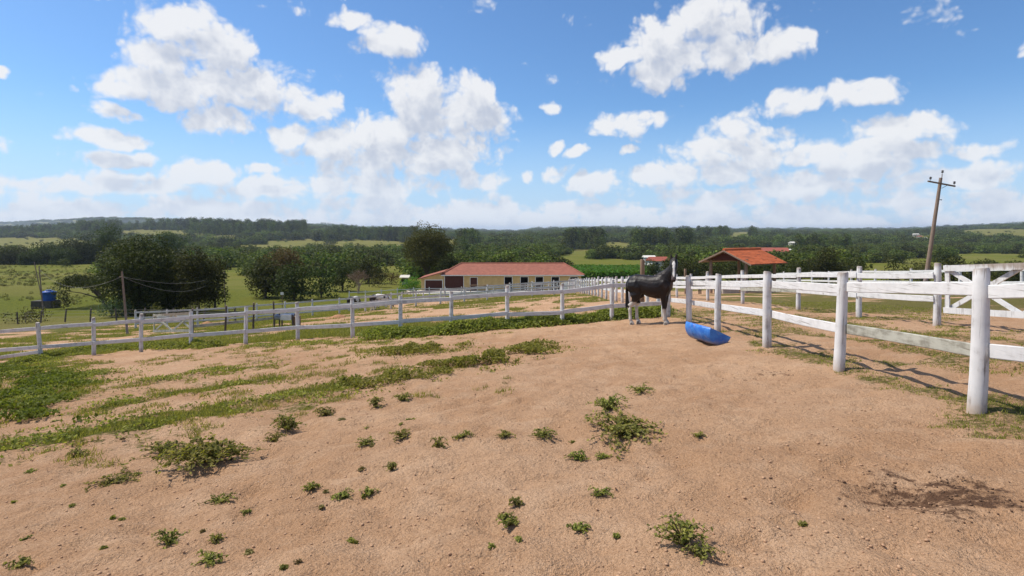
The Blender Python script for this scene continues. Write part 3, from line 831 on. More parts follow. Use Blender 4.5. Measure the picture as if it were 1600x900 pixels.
for (i, j) in ((-.6, -.2), (.6, -.2), (.6, .2), (-.6, .2)):
    b = MB(); b.box((tb.x + i - .04, tb.y + j - .04, tb.z - .1), (tb.x + i + .04, tb.y + j + .04, tb.z + .48)); b.build('leg', MAT['dark_wood'], t_)

# ------------------------------------------------------------------ poles and wires
pb = at(1445, 45); topp = Vector(((1470 - CX) / F * 45, 45, CAMZ + (HZ - 278) / F * 45))
up_ = empty('utility_pole', pb); tag(up_, 'leaning wooden utility pole with crossarm and three insulators against the sky', 'utility pole')
b = MB(); rd = random.Random(3)
b.tube([pb - ez * .4] + [pb.lerp(topp, f) for f in (0, .2, .4, .6, .8, 1)], [.165, .165, .16, .15, .138, .125, .115], 10, True, .03, rd); b.build('pole', MAT['pole_wood'], up_)
dp = (topp - pb).normalized(); ca = pb.lerp(topp, .945); cd = Vector((1, .15, -.155)).normalized()
b = MB(); b.beam(ca - cd * 1.22 + Vector((0, -.17, 0)), ca + cd * 1.22 + Vector((0, -.17, 0)), .11, .09); arm = b.build('crossarm', MAT['dark_wood'], up_)
def insul(p, parent):
    b = MB(); b.tube([p, p + dp * .12, p + dp * .13, p + dp * .20, p + dp * .22, p + dp * .28, p + dp * .33], [.015, .015, .075, .085, .055, .10, .03], 8); b.build('insulator', MAT['insulator'], parent)
insul(ca - cd * 1.02 + Vector((0, -.17, .05)), arm); insul(ca + cd * 1.12 + Vector((0, -.17, .05)), arm)
b = MB(); b.tube([topp - dp * .5 + Vector((.12, 0, 0)), topp + dp * .30 + Vector((.06, 0, 0))], [.03, .03], 6); pn = b.build('top_pin', MAT['pole_wood'], up_); insul(topp + dp * .28 + Vector((.06, 0, 0)), pn)
b = MB(); b.tube([ca - dp * .35 + Vector((.1, -.13, 0)), ca + cd * .5 + Vector((0, -.17, -.05))], [.018, .018], 5); b.build('brace', MAT['insulator'], up_)
q = pb.lerp(topp, .80); b = MB(); b.tube([q + Vector((.1, -.05, 0)), q + Vector((.28, -.05, -.02))], [.02, .045], 6); b.build('bracket', MAT['insulator'], up_)

thin = []
for (x, y, Yd, ytop, xt, lb) in ((199, 523, None, 424, 190.5, 'thin grey pole nearest the far paddock fence, leaning left'), (68, 491, 70, 416, 61, 'thin leaning pole beside the blue water tank'),
                                 (352, 480, 78, 422, 350, 'thin dark pole at the right edge of the big dark tree clump')):
    p = ground(x, y) if Yd is None else at(x, Yd); d_ = p.y
    tp = Vector(((xt - CX) / F * d_, d_, CAMZ + (HZ - ytop) / F * d_)); thin.append(tp)
    o = empty('wire_pole', p); tag(o, lb, 'pole')
    b = MB(); b.tube([p - ez * .3, p, p.lerp(tp, .5), tp], [.085, .08, .07, .06], 7, True, .04, rd); b.build('pole', MAT['pole_wood'], o)
    b = MB(); b.tube([tp - ez * .35 + Vector((-.12, -.08, 0)), tp - ez * .35 + Vector((.12, -.08, 0))], [.03, .03], 5); b.build('insulator_bar', MAT['dark_wood'], o)
    if Yd == 70:
        b = MB(); b.tube([p.lerp(tp, .35), tp + Vector((-.75, .2, .5))], [.05, .05], 6); b.build('stay', MAT['pole_wood'], o)
for (i, j, k, lb) in ((0, 2, .9, 'upper sagging wire strung before the dark tree clump'), (0, 2, 1.7, 'lower sagging wire strung before the dark tree clump'), (1, 0, 1.4, 'slack wire from the blue tank pole to the near thin pole')):
    a, c = thin[i] - ez * .35, thin[j] - ez * .35
    pts = [a.lerp(c, f) - ez * (4 * k * f * (1 - f)) for f in np.linspace(0, 1, 15)]
    b = MB(); b.tube(pts, [.009] * 15, 4); tag(b.build('overhead_wire', MAT['wire'], None, a), lb, 'wire')

# blue tank on its stone base
tk = at(75, 82); w_ = empty('water_tank', tk); tag(w_, 'blue round water tank on a dark stone base at the pasture edge', 'tank')
b = MB(); b.box((tk.x - 1.7, tk.y - .9, tk.z - .3), (tk.x + 1.1, tk.y + .9, tk.z + 1.1)); b.build('stone_base', MAT['stone_dark'], w_)
b = MB(); c = tk + Vector((.1, 0, 1.1)); b.tube([c, c + ez * .55, c + ez * 1.1, c + ez * 1.14, c + ez * 1.2, c + ez * 1.42], [.80, .86, .91, .97, .97, .30], 18); tk_o = b.build('tank', MAT['tank_blue'], w_)
b = MB(); b.tube([c + ez * 1.42, c + ez * 1.5], [.36, .33], 12); b.build('lid', MAT['tank_blue'], tk_o)
# sign on a stake
sg = at(441, 62); o = empty('field_sign', sg); tag(o, 'tiny white board on a stake before the dark bushes', 'sign')
b = MB(); b.tube([sg - ez * .2, sg + ez * 2.1], [.035, .035], 6); b.build('stake', MAT['dark_wood'], o)
b = MB(); b.box((sg.x - .17, sg.y - .06, sg.z + 1.98), (sg.x + .17, sg.y - .036, sg.z + 2.26)); b.build('board', MAT['white_trim'], o)

# ------------------------------------------------------------------ troughs made from barrels
def mat_barrel():
    m, t, b, out = material('barrel_blue')
    P = t.new('ShaderNodeTexCoord').outputs['Object']
    n = t.noise(t.v('MULTIPLY', P, (2, 6, 6)), 1.6, 5, .6); n2 = t.noise(P, 9, 4, .6)
    c = t.mix(t.ss(n, .35, .7), (.020, .13, .50), (.06, .24, .62))
    sz = t.new('ShaderNodeSeparateXYZ'); t.l.new(P, sz.inputs[0])
    c = t.mix(t.m('MULTIPLY', t.ss(t.m('ADD', sz.outputs[2], t.m('MULTIPLY', n2, .14)), -.08, -.20), .8), c, (.34, .25, .19))
    c = t.mix(t.m('MULTIPLY', t.ss(n2, .55, .75), .35), c, (.42, .36, .33))
    setb(t, b, c, .42, .4, n2, .06, .02)
mat_barrel()


def half_barrel(name, loc, rz, roll, length=.92, rad=.30, mat='barrel_blue'):
    b = MB(); n = 16; th_ = .012; xs_ = [-length / 2, -length / 2 + .03, -length * .22, -length * .19, -length * .16, length * .16, length * .19, length * .22, length / 2 - .03, length / 2]
    bul = [-.015, 0, .004, .016, .004, .004, .016, .004, 0, -.015]
    M = Matrix.Rotation(rz, 3, 'Z') @ Matrix.Rotation(roll, 3, 'X')
    def ring(x, r): return [M @ Vector((x, r * math.cos(math.pi + math.pi * k / n), r * math.sin(math.pi + math.pi * k / n))) for k in range(n + 1)]
    O = [ring(x, rad + q) for x, q in zip(xs_, bul)]; I = [ring(max(min(x, length / 2 - th_), -length / 2 + th_), rad + q - th_) for x, q in zip(xs_, bul)]
    vs = []; fs = []
    def grid(rows, flip):
        base = len(vs)
        for r_ in rows: vs.extend(r_)
        for i in range(len(rows) - 1):
            for k in range(n):
                q_ = (base + i * (n + 1) + k, base + i * (n + 1) + k + 1, base + (i + 1) * (n + 1) + k + 1, base + (i + 1) * (n + 1) + k)
                fs.append(q_[::-1] if flip else q_)
    grid(O, False); grid(I, True)
    no = len(O) * (n + 1)
    for i in range(len(O) - 1):
        for k in (0, n):
            fs.append((i * (n + 1) + k, (i + 1) * (n + 1) + k, no + (i + 1) * (n + 1) + k, no + i * (n + 1) + k))
    for (rows, base) in ((O, 0), (I, no)):
        for e in (0, len(rows) - 1):
            c0 = len(vs); vs.extend(rows[e]); fs.append(tuple(c0 + k for k in range(n + 1)))
    for e in (0, len(O) - 1):
        fs.append((e * (n + 1), e * (n + 1) + n, no + e * (n + 1) + n, no + e * (n + 1)))
    b.add(vs, fs, False)
    me = b.mesh(name)
    return me


tg = ground(1106, 534); tz = gz(tg.x, tg.y)
me = half_barrel('feed_trough', None, R(-73), R(-24), .88, .285)
for p in me.polygons:
    if len(p.vertices) == 4: p.use_smooth = True
tag(link('feed_trough', me, MAT['barrel_blue'], None, (tg.x, tg.y, tz + .275)), 'bright blue half barrel trough lying on the dirt by the fence', 'trough')
fd = ground(446, 511); o = empty('barrel_feeder', fd); tag(o, 'white and blue barrel feeder on dark wooden legs behind the fence', 'feeder')
mat_plain('barrel_pale', (.42, .47, .55), (.10, .16, .30), 2.5, .5)
me = half_barrel('barrel', None, R(12), 0, 1.0, .30)
link('barrel', me, MAT['barrel_pale'], o, fd + Vector((-.05, 0, .72)))
b = MB(); c = fd + Vector((.14, -.3, .60)); b.box((c.x - .3, c.y - .02, c.z - .16), (c.x + .3, c.y + .02, c.z + .14)); b.build('side_board', MAT['white_trim'], o)
for (i, j) in ((-.55, -.2), (-.42, .2), (-.1, -.25), (.5, .2), (.5, -.25)):
    b = MB(); b.tube([fd + Vector((i, j, -.2)), fd + Vector((i * .97, j * .9, .74))], [.045, .04], 6); b.build('leg', MAT['dark_wood'], o)
b = MB(); b.box((fd.x + .5, fd.y - .2, fd.z - .1), (fd.x + .8, fd.y + .2, fd.z + .62)); b.build('end_block', MAT['brown_wood'], o)

# ------------------------------------------------------------------ horses
def loft(b, st, n=14, K=1.0):
    """st: (centre, radius across, radius in plane, plane normal vector) rings closed at both ends"""
    vs = []; fs = []; m = len(st)
    for i, (p, ra, rb) in enumerate(st):
        ra, rb = ra * K, rb * K; p = Vector(p); d = (Vector(st[min(i + 1, m - 1)][0]) - Vector(st[max(i - 1, 0)][0])).normalized()
        lat_ = d.cross(Vector((0, 0, 1)))
        if lat_.length < .25: lat_ = Vector((0, -1, 0)) - d * d.dot(Vector((0, -1, 0)))
        lat_.normalize(); b2 = lat_.cross(d)
        for k in range(n):
            a = 2 * math.pi * k / n; vs.append(p + lat_ * (math.cos(a) * ra) + b2 * (math.sin(a) * rb))
    for i in range(m - 1):
        for k in range(n): fs.append((i * n + k, i * n + (k + 1) % n, (i + 1) * n + (k + 1) % n, (i + 1) * n + k))
    c0 = len(vs); vs.append(Vector(st[0][0])); vs.append(Vector(st[-1][0]))
    for k in range(n):
        fs.append((c0, (k + 1) % n, k)); fs.append((c0 + 1, (m - 1) * n + k, (m - 1) * n + (k + 1) % n))
    b.add(vs, fs, True)


def horse_body(pose, legs, voxel):
    b = MB()
    loft(b, [((-.76, 0, 1.12), .05, .08), ((-.72, 0, 1.12), .13, .19), ((-.62, 0, 1.14), .21, .26), ((-.46, 0, 1.17), .262, .290), ((-.26, 0, 1.165), .255, .265), ((-.03, 0, 1.09), .285, .312),
             ((.20, 0, 1.06), .285, .345), ((.38, 0, 1.08), .262, .352), ((.52, 0, 1.10), .20, .29), ((.62, 0, 1.09), .14, .20), ((.67, 0, 1.08), .06, .09)], 18)
    loft(b, [((.08, 0, 1.30), .08, .07), ((.28, 0, 1.36), .085, .085), ((.45, 0, 1.36), .09, .09), ((.58, 0, 1.34), .06, .06)])
    for s in (-1, 1):                               # haunch, ribs, shoulder
        loft(b, [((-.70, s * .10, 1.08), .06, .08), ((-.60, s * .14, 1.13), .13, .19), ((-.44, s * .155, 1.14), .145, .215), ((-.30, s * .15, 1.06), .11, .15), ((-.22, s * .13, 1.0), .05, .07)], 10)
        loft(b, [((.24, s * .16, 1.28), .06, .06), ((.38, s * .175, 1.14), .10, .17), ((.54, s * .15, 1.02), .10, .14), ((.60, s * .12, .96), .05, .06)], 10)
    nk, head = pose
    loft(b, nk, 14); loft(b, head, 14)
    for s in (-1, 1): loft(b, [((.36, s * .15, 1.22), .05, .12), ((.44, s * .165, 1.02), .085, .15), ((.43, s * .155, .86), .075, .12), ((.42, s * .14, .76), .05, .08)], 10)
    for s in (-1, 1): loft(b, [((-.50, s * .12, 1.22), .08, .15), ((-.47, s * .165, 1.05), .10, .22), ((-.42, s * .165, .88), .095, .19), ((-.43, s * .15, .74), .07, .12)], 10)
    K = 1.18
    for (front, s, dx) in legs:
        if front:
            x = .43 + dx; y = s * .125
            loft(b, [((.43, s * .14, .92), .075, .10), ((.43 + dx * .3, s * .135, .74), .058, .078), ((.43 + dx * .7, s * .13, .56), .046, .056), ((x, y, .47), .050, .056), ((x, y, .41), .043, .048), ((x, y, .30), .032, .038), ((x + .005, y, .20), .034, .042),
                     ((x + .01, y, .145), .042, .048), ((x + .035, y, .09), .034, .038), ((x + .05, y, .055), .050, .056), ((x + .06, y, .0), .060, .070), ((x + .06, y, -.02), .058, .068)], 10, K)
        else:
            x = -.60 + dx; y = s * .13
            loft(b, [((-.42, s * .15, .92), .085, .16), ((-.43 + dx * .3, s * .15, .78), .072, .115), ((-.50 + dx * .6, s * .14, .64), .052, .070), ((x - .015, y, .54), .046, .064), ((x - .01, y, .47), .040, .052), ((x, y, .34), .034, .042), ((x + .005, y, .22), .035, .044),
                     ((x + .01, y, .15), .043, .050), ((x + .035, y, .09), .035, .038), ((x + .05, y, .055), .050, .056), ((x + .06, y, .0), .060, .070), ((x + .06, y, -.02), .058, .068)], 10, K)
    me = b.mesh('horse_raw'); o = bpy.data.objects.new('tmp', me); COL.objects.link(o)
    md = o.modifiers.new('r', 'REMESH'); md.mode = 'VOXEL'; md.voxel_size = voxel; md.use_smooth_shade = True
    sm = o.modifiers.new('s', 'SMOOTH'); sm.factor = .5; sm.iterations = 4
    dg = bpy.context.evaluated_depsgraph_get(); res = bpy.data.meshes.new_from_object(o.evaluated_get(dg))
    bpy.data.objects.remove(o); bpy.data.meshes.remove(me)
    res.polygons.foreach_set('use_smooth', [True] * len(res.polygons))
    return res


def head_up(poll, yaw, pitchd, L=.57):
    """neck from the chest to the poll and a head that looks along yaw, nose down by pitchd"""
    poll = Vector(poll)
    nk = [((.32, 0, 1.17), .15, .29), ((.44, 0, 1.26), .16, .30), ((.56, poll.y * .12, 1.41), .125, .21), ((.62 * .5 + poll.x * .5, poll.y * .35, 1.55), .10, .165), ((poll.x - .03, poll.y * .70, 1.69), .085, .13), ((poll.x, poll.y, poll.z - .03), .09, .12)]
    d = Vector((math.cos(pitchd) * math.cos(yaw), math.cos(pitchd) * math.sin(yaw), -math.sin(pitchd)))
    st = [(-.08, .05, .055), (-.03, .105, .10), (.06, .122, .135), (.16, .122, .155), (.26, .100, .138), (.36, .078, .10), (.46, .070, .082), (.53, .074, .080), (.575, .062, .062), (.605, .03, .032)]
    hd = [(tuple(poll + d * (a * L / .57)), ra, rb) for (a, ra, rb) in st]
    return (nk, hd), poll, d


def head_down(yaw=0.0, L=.57):
    nk = [((.32, 0, 1.15), .13, .27), ((.52, 0, 1.18), .125, .23), ((.72, 0, 1.05), .10, .17), ((.90, .02, .86), .085, .14), ((1.04, .04, .66), .075, .115)]
    poll = Vector((1.08, .04, .62)); d = Vector((.30, 0, -.95)).normalized()
    st = [(-.07, .045, .05), (-.03, .085, .085), (.06, .098, .115), (.16, .098, .135), (.26, .080, .118), (.36, .062, .085), (.46, .058, .070), (.53, .060, .068), (.575, .050, .052), (.60, .025, .028)]
    return (nk, [(tuple(poll + d * a), ra, rb) for (a, ra, rb) in st]), poll, d


def mat_coat(name, rough=.38):
    m, t, b, out = material(name)
    a = t.new('ShaderNodeAttribute', attribute_name='coat')
    P = t.new('ShaderNodeTexCoord').outputs['Object']
    n = t.noise(P, 4, 4, .6); nf = t.noise(t.v('MULTIPLY', P, (20, 60, 60)), 1, 3, .6)
    c = t.mix(t.m('MULTIPLY', t.ss(n, .4, .7), .5), a.outputs['Color'], t.mix(.5, a.outputs['Color'], (.05, .028, .02)))
    hm_ = t.m('ADD', t.m('MULTIPLY', nf, .15), t.noise(P, 3.6, 3, .5)); setb(t, b, c, rough, .26, hm_, .6, .05)
    return m


mat_coat('coat', .45); mat_plain('hair', (.012, .010, .010), (.03, .024, .02), 20, .5, .4, (1, 1, .2)); mat_plain('hair_white', (.6, .56, .5), (.45, .41, .36), 20, .6, .3)
mat_plain('hoof', (.10, .08, .065), (.2, .17, .14), 12, .6); mat_plain('eye', (.01, .008, .008), (.012, .01, .01), 4, .08, .6)


def make_horse(label, pos, rz, posef, legs, paint, voxel, slope=(0, 0), hair='hair', detail=True, tail_to=.52, scale=1.0):
    (pose, poll, hd) = posef
    me = horse_body(pose, legs, voxel)
    n = len(me.vertices); co = np.empty(n * 3, np.float32); me.vertices.foreach_get('co', co); co = co.reshape(-1, 3)
    colr = np.ones((n, 4), np.float32); colr[:, :3] = paint(co, np.array(poll), np.array(hd))
    a = me.attributes.new('coat', 'FLOAT_COLOR', 'POINT'); a.data.foreach_set('color', colr.ravel())
    sx_, sy_ = slope
    def sh_(arr): arr = np.array(arr, np.float32); arr[:, 2] += arr[:, 0] * sx_ + arr[:, 1] * sy_; return arr
    co = sh_(co); me.vertices.foreach_set('co', co.ravel()); me.update()
    o = link('horse', me, MAT['coat'], None, pos, (0, 0, rz)); o.scale = (1, 1, scale); tag(o, label, 'horse')
    def child(nm, b, mat, par=o):
        m_ = b.mesh(nm); c_ = np.empty(len(m_.vertices) * 3, np.float32); m_.vertices.foreach_get('co', c_); c_ = sh_(c_.reshape(-1, 3)); m_.vertices.foreach_set('co', c_.ravel()); m_.update()
        k = bpy.data.objects.new(nm, m_); COL.objects.link(k); m_.materials.append(MAT[mat]); k.parent = par
    rd = random.Random(int(pos[0] * 10))
    b = MB()                                        # tail
    for k in range(26):
        y0 = rd.uniform(-.04, .04); e = Vector((-.74 + rd.uniform(-.06, .05), rd.uniform(-.09, .09), tail_to + rd.uniform(-.12, .1)))
        b.tube([(-.71, y0 * .5, 1.33), (-.765, y0, 1.22), (-.775, y0 * 1.4, .95), tuple(e)], [.02, .026, .026, .006], 5)
    child('tail', b, hair)
    b = MB(); nk = pose[0]; side = -1 if not detail else 1   # mane
    cr = [Vector(p) + Vector((-.02 if i else 0, 0, rb * .78)) if hd.z > -.9 and poll.z > 1 else Vector(p) + Vector((.0, 0, rb * .9)) for i, (p, ra, rb) in enumerate(nk)]
    for i in range(1, len(cr) - 1 + (1 if not detail else 0)):
        for k in range(9):
            f = k / 9; p = cr[i].lerp(cr[min(i + 1, len(cr) - 1)], f)
            s_ = side * rd.uniform(.09, .15)
            b.tube([p + Vector((-.01, 0, -.02)), p + Vector((-.03, s_ * .6, .0)), p + Vector((-.04, s_, -.16 + rd.uniform(-.06, .06)))], [.018, .022, .005], 4)
    child('mane', b, hair)
    lat_ = hd.cross(Vector((0, 0, 1))).normalized(); upn = lat_.cross(hd)
    for s in (-1, 1):
        b = MB(); base = poll + lat_ * (s * .062) + upn * .06 - hd * .04; tip = base + (upn * .55 - hd * .75).normalized() * .13 + lat_ * (s * .02)
        m_ = base.lerp(tip, .45); b.tube([base - (tip - base) * .15, m_, base.lerp(tip, .8), tip], [.034, .036, .020, .004], 7); child('ear', b, 'coat_ear')
        if detail:
            b = MB(); e = poll + hd * .16 + lat_ * (s * .088) + upn * .055
            for q in range(1): b.tube([e - lat_ * (s * .018), e, e + lat_ * (s * .010), e + lat_ * (s * .015)], [.022, .024, .016, .004], 8)
            child('eye', b, 'eye')
            b = MB(); e = poll + hd * .565 + lat_ * (s * .034) + upn * .028; b.tube([e, e + (hd * .5 + lat_ * s).normalized() * .018], [.017, .012], 7); child('nostril', b, 'eye')
    if detail:
        b = MB()
        for k in range(12):
            q = poll + upn * .09 + lat_ * rd.uniform(-.045, .045); b.tube([q - hd * .03, q + upn * .02 + hd * .03, q + hd * rd.uniform(.12, .19) + upn * .015 + lat_ * rd.uniform(-.02, .02)], [.014, .016, .004], 4)
        child('forelock', b, hair)
    for (front, s, dx) in legs:
        x = (.43 if front else -.60) + dx + .06; y = s * (.125 if front else .13); b = MB()
        b.tube([(x, y, -.03), (x, y, .0), (x - .012, y, .058)], [.074, .072, .058], 12); child('hoof', b, 'hoof')
    return o


m, t, b_, out_ = material('coat_ear'); setb(t, b_, (.022, .016, .014), .6, .3)


def black_paint(co, poll, hd):
    n = vnoise(co[:, 0] * 9 + 5, co[:, 2] * 9 + co[:, 1] * 7, 3)
    c = np.tile(np.array([.011, .0085, .008]), (len(co), 1))
    brown = sstep(.15, .6, co[:, 0]) * sstep(1.35, .9, co[:, 2]) * .5
    c = c * (1 - brown[:, None]) + np.array([.020, .010, .0075]) * brown[:, None]
    fr = co[:, 0] > .1
    lim = np.where(fr, .44, np.where(co[:, 1] < 0, .62, .60)) + (n - .5) * .10
    w = 1 - sstep(-.02, .02, co[:, 2] - lim)
    dirt_ = vnoise(co[:, 0] * 25, co[:, 2] * 18 + co[:, 1] * 20, 9)
    white = np.array([.62, .57, .50])[None] * (.75 + .25 * dirt_[:, None])
    c = c * (1 - w[:, None]) + white * w[:, None]
    # blaze down the front of the face
    rel_ = co - poll; al = rel_ @ hd; lt = np.cross(hd, [0, 0, 1]); lt = lt / np.linalg.norm(lt); sd = rel_ @ lt; un = rel_ @ np.cross(lt, hd)
    wd = np.interp(al, [.08, .16, .30, .46, .52], [.014, .046, .032, .036, .014])
    bl = (al > .07) & (al < .53) & (un > .01) & (np.abs(sd + .004) < wd)
    c[bl] = [.72, .68, .63]
    mz = (al > .49) & (al < .62) & (np.abs(sd) < .1); c[mz & ~bl] = [.075, .05, .045]
    return c


def pied_paint(seed, thr):
    def f(co, poll, hd):
        n = fbm(co[:, 0] * 2.1 + co[:, 1] * 1.7 + 11, co[:, 2] * 2.0 + co[:, 1] * 1.1, seed, 2)
        w = sstep(thr - .02, thr + .02, n); w = np.maximum(w, 1 - sstep(.5, .56, co[:, 2]))
        rel_ = co - poll; al = rel_ @ hd; hdm = (al > -.1) & (al < .7) & (np.linalg.norm(rel_ - al[:, None] * hd, axis=1) < .2) & (co[:, 0] > .6)
        w = np.where(hdm, 0, w)
        return np.array([.025, .016, .013]) * (1 - w[:, None]) + np.array([.66, .62, .57]) * w[:, None]
    return f


LEGS = [(True, -1, .02), (True, 1, -.03), (False, -1, -.02), (False, 1, .10)]
hp = ground(1017, 506.5)
hrz = R(-32)
gx = (gz(hp.x + .5, hp.y) - gz(hp.x - .5, hp.y)); gy = (gz(hp.x, hp.y + .5) - gz(hp.x, hp.y - .5))
slope_l = (gx * math.cos(hrz) + gy * math.sin(hrz), -gx * math.sin(hrz) + gy * math.cos(hrz))
make_horse('black horse with white stockings and blaze standing at the paddock corner', (hp.x, hp.y, hp.z + .015), hrz, head_up((.75, -.15, 1.80), R(-74), R(60), .62), LEGS, black_paint, .017, slope_l, scale=1.06)
mz_ = at(583, 52.5)
make_horse('black and white horse seen from behind in the middle pen', mz_, R(97), head_down(), [(True, -1, .1), (True, 1, -.1), (False, -1, -.05), (False, 1, .08)], pied_paint(4, .57), .03, detail=False)
mz_ = at(597, 60)
make_horse('piebald horse grazing side on behind the middle cross fence', mz_, R(-10), head_down(), [(True, -1, .1), (True, 1, -.15), (False, -1, -.05), (False, 1, .1)], pied_paint(8, .53), .03, detail=False)
mz_ = at(552, 57)
make_horse('white rumped dark headed horse left of the other two in the pen', mz_, R(60), head_down(), [(True, -1, .1), (True, 1, -.1), (False, -1, -.05), (False, 1, .08)], pied_paint(15, .54), .03, detail=False)

# ------------------------------------------------------------------ foliage
NR = np.random.default_rng(11)


def unit(n):
    v_ = NR.normal(size=(n, 3)); return v_ / np.linalg.norm(v_, axis=1, keepdims=True)


def leaves_mesh(name, P, N, size, aspect=.6, tone=None, fold=0.0):
    n = len(P); N = N / (np.linalg.norm(N, axis=1, keepdims=True) + 1e-9)
    r_ = unit(n); T = np.cross(N, r_); T /= (np.linalg.norm(T, axis=1, keepdims=True) + 1e-9); B = np.cross(N, T)
    s = np.asarray(size).reshape(-1, 1) * np.ones((n, 1))
    V_ = np.empty((n, 4, 3)); V_[:, 0] = P - T * s; V_[:, 1] = P - B * s * aspect + N * s * fold; V_[:, 2] = P + T * s; V_[:, 3] = P + B * s * aspect + N * s * fold
    if tone is None: tone = NR.random(n)
    return mesh_np(name, V_.reshape(-1, 3), np.arange(n * 4).reshape(-1, 4), False, {'tone': np.repeat(tone, 4)})


def crown_points(clumps, per, spread=.30):
    """leaf positions and normals over a set of ellipsoidal clumps (cx,cy,cz,rx,ry,rz)"""
    PP, NN, TT = [], [], []
    for c in clumps:
        c = np.asarray(c, float); area = (c[3] * c[4] + c[3] * c[5] + c[4] * c[5]) / 3
        n = max(20, int(per * area)); d = unit(n)
        bumps = 1 + .22 * np.sin(d[:, 0] * 7 + c[0]) * np.sin(d[:, 1] * 6 + c[1]) + .15 * np.sin(d[:, 2] * 9 + c[2])
        rr = (1 - spread * NR.random(n) ** 1.4) * bumps
        p = c[:3] + d * c[3:] * rr[:, None]
        PP.append(p); NN.append(d * .55 + unit(n) * .75 + np.array([0, 0, .35]))
        TT.append(np.clip(NR.random(n) * .65 + NR.uniform(0, .35), 0, 1))
    return np.concatenate(PP), np.concatenate(NN), np.concatenate(TT)


def auto_clumps(W, Hh, base, k, rc=(.16, .27), flat=.75, dome=1.0):
    """clumps filling a rounded crown of width W between heights base and Hh"""
    out_ = []; zc = (base + Hh) / 2; hz_ = (Hh - base) / 2
    for i in range(k // 2 if base < .1 * Hh else 0):                    # foliage reaching down to the ground
        an = NR.uniform(0, 6.28); rr = W / 2 * NR.random() ** .5 * .80; r = W * NR.uniform(*rc) * .9
        out_.append((math.cos(an) * rr, math.sin(an) * rr, NR.uniform(.05, .42) * Hh, r, r, r * flat))
    for i in range(k):
        d = unit(1)[0]; rr = NR.random() ** .45 * .78
        r = W * NR.uniform(*rc)
        c = np.array([d[0] * W / 2 * rr, d[1] * W / 2 * rr, zc + d[2] * hz_ * rr * dome])
        c[2] = min(c[2], Hh - r * flat * 1.05); out_.append((*c, r, r, r * flat))
    return out_


def limbs(b, clumps, trunk_h, r0, k, rd, base=(0, 0), lean=(0, 0), n=6):
    """trunk plus limbs reaching into the clumps; local coordinates"""
    top = Vector((base[0] + lean[0], base[1] + lean[1], trunk_h)); bs = Vector((base[0], base[1], -.3))
    b.tube([bs, bs.lerp(top, .15), bs.lerp(top, .55), top], [r0 * 1.35, r0 * 1.05, r0 * .85, r0 * .7], n + 2, True, .06, rd)
    for c in rd.sample(list(clumps), min(k, len(clumps))):
        e = Vector(c[:3]); st = bs.lerp(top, rd.uniform(.7, 1)); m_ = st.lerp(e, .5) + Vector((rd.uniform(-.3, .3), rd.uniform(-.3, .3), .25))
        b.tube([st, m_, e], [r0 * .45, r0 * .28, r0 * .06], n - 1)


TREE_N = 0


def tree(name, label, loc, clumps, leaf, mat, per=60, trunk_h=1.5, r0=.2, limb_n=8, aspect=.65, bark='bark', spread=.3, group=None, base=(0, 0), lean=(0, 0), cat='tree'):
    global TREE_N; TREE_N += 1
    rd = random.Random(TREE_N * 7 + 1)
    root = empty(name, loc); tag(root, label, cat, group)
    P, N, T = crown_points(clumps, per, spread)
    me = leaves_mesh('crown', P, N, NR.uniform(leaf * .6, leaf * 1.2, len(P)), aspect, T, .15)
    link('crown', me, MAT[mat], root, loc)
    b = MB(); limbs(b, clumps, trunk_h, r0, limb_n, rd, base, lean); me = b.mesh('trunk'); link('trunk', me, MAT[bark], root, loc)
    return root


def tree_px(name, label, x, Yd, ytop, wpx, mat, leaf=.16, per=70, k=26, base=.18, **kw):
    p = at(x, Yd); Hh = (p.z * -1 + CAMZ + (HZ - ytop) / F * Yd); W = wpx / F * Yd
    cl = auto_clumps(W, Hh, Hh * base, k, kw.pop('rc', (.15, .25)), kw.pop('flat', .75))
    return tree(name, label, p, cl, leaf, mat, per, trunk_h=Hh * max(base, .12) + .4, r0=kw.pop('r0', .03 * Hh), **kw)


# the big dark clump on the left
tree_px('broad_tree', 'tallest tree of the big dark clump at left', 216, 67, 362, 112, 'leaf_dark', .13, 190, 44, .0)
tree_px('broad_tree', 'dark rounded tree at the right end of the big left clump', 310, 68, 383, 80, 'leaf_dark', .13, 190, 32, .0)
tree_px('broad_tree', 'dark tree filling the middle of the big left clump', 262, 71, 376, 84, 'leaf_dark', .14, 170, 30, .0)
tree_px('broad_tree', 'small dark tree hanging over the right edge of the left clump', 336, 73, 400, 34, 'leaf_dark', .13, 150, 14, .05)
p = at(150, 82)
umb = [(dx, dy, z, r, r, r * .45) for (dx, dy, z, r) in [(NR.uniform(-3.8, 2.6), NR.uniform(-3, 3), 4.0 + NR.uniform(-.5, .5), NR.uniform(.9, 1.5)) for _ in range(46)]]
umb = [(c[0], c[1], c[2] - .07 * ((c[0] + .5) ** 2 + c[1] ** 2), *c[3:]) for c in umb]
tree('umbrella_tree', 'low flat topped spreading tree beside the blue tank', p, umb, .12, 'leaf_dark', 170, 1.3, .22, 14, base=(1.2, 0), lean=(-.3, 0))
tree_px('bush', 'dark bush hiding the foot of the blue water tank', 100, 80, 448, 34, 'leaf_dark', .13, 90, 10, .0, r0=.05, cat='bush')
tree_px('shrub', 'pale grey green shrub at the foot of the dark clump', 175, 63, 460, 50, 'leaf_pale', .10, 120, 14, .0, r0=.05, cat='shrub')
tree_px('shrub', 'small light green shrub under the dark clump beside the thin pole', 238, 58, 470, 30, 'leaf_olive', .09, 110, 9, .0, r0=.04, cat='shrub')
tree_px('shrub', 'small reedy shrub under the right part of the dark clump', 308, 60, 467, 34, 'leaf_olive', .09, 70, 9, .0, r0=.04, cat='shrub')
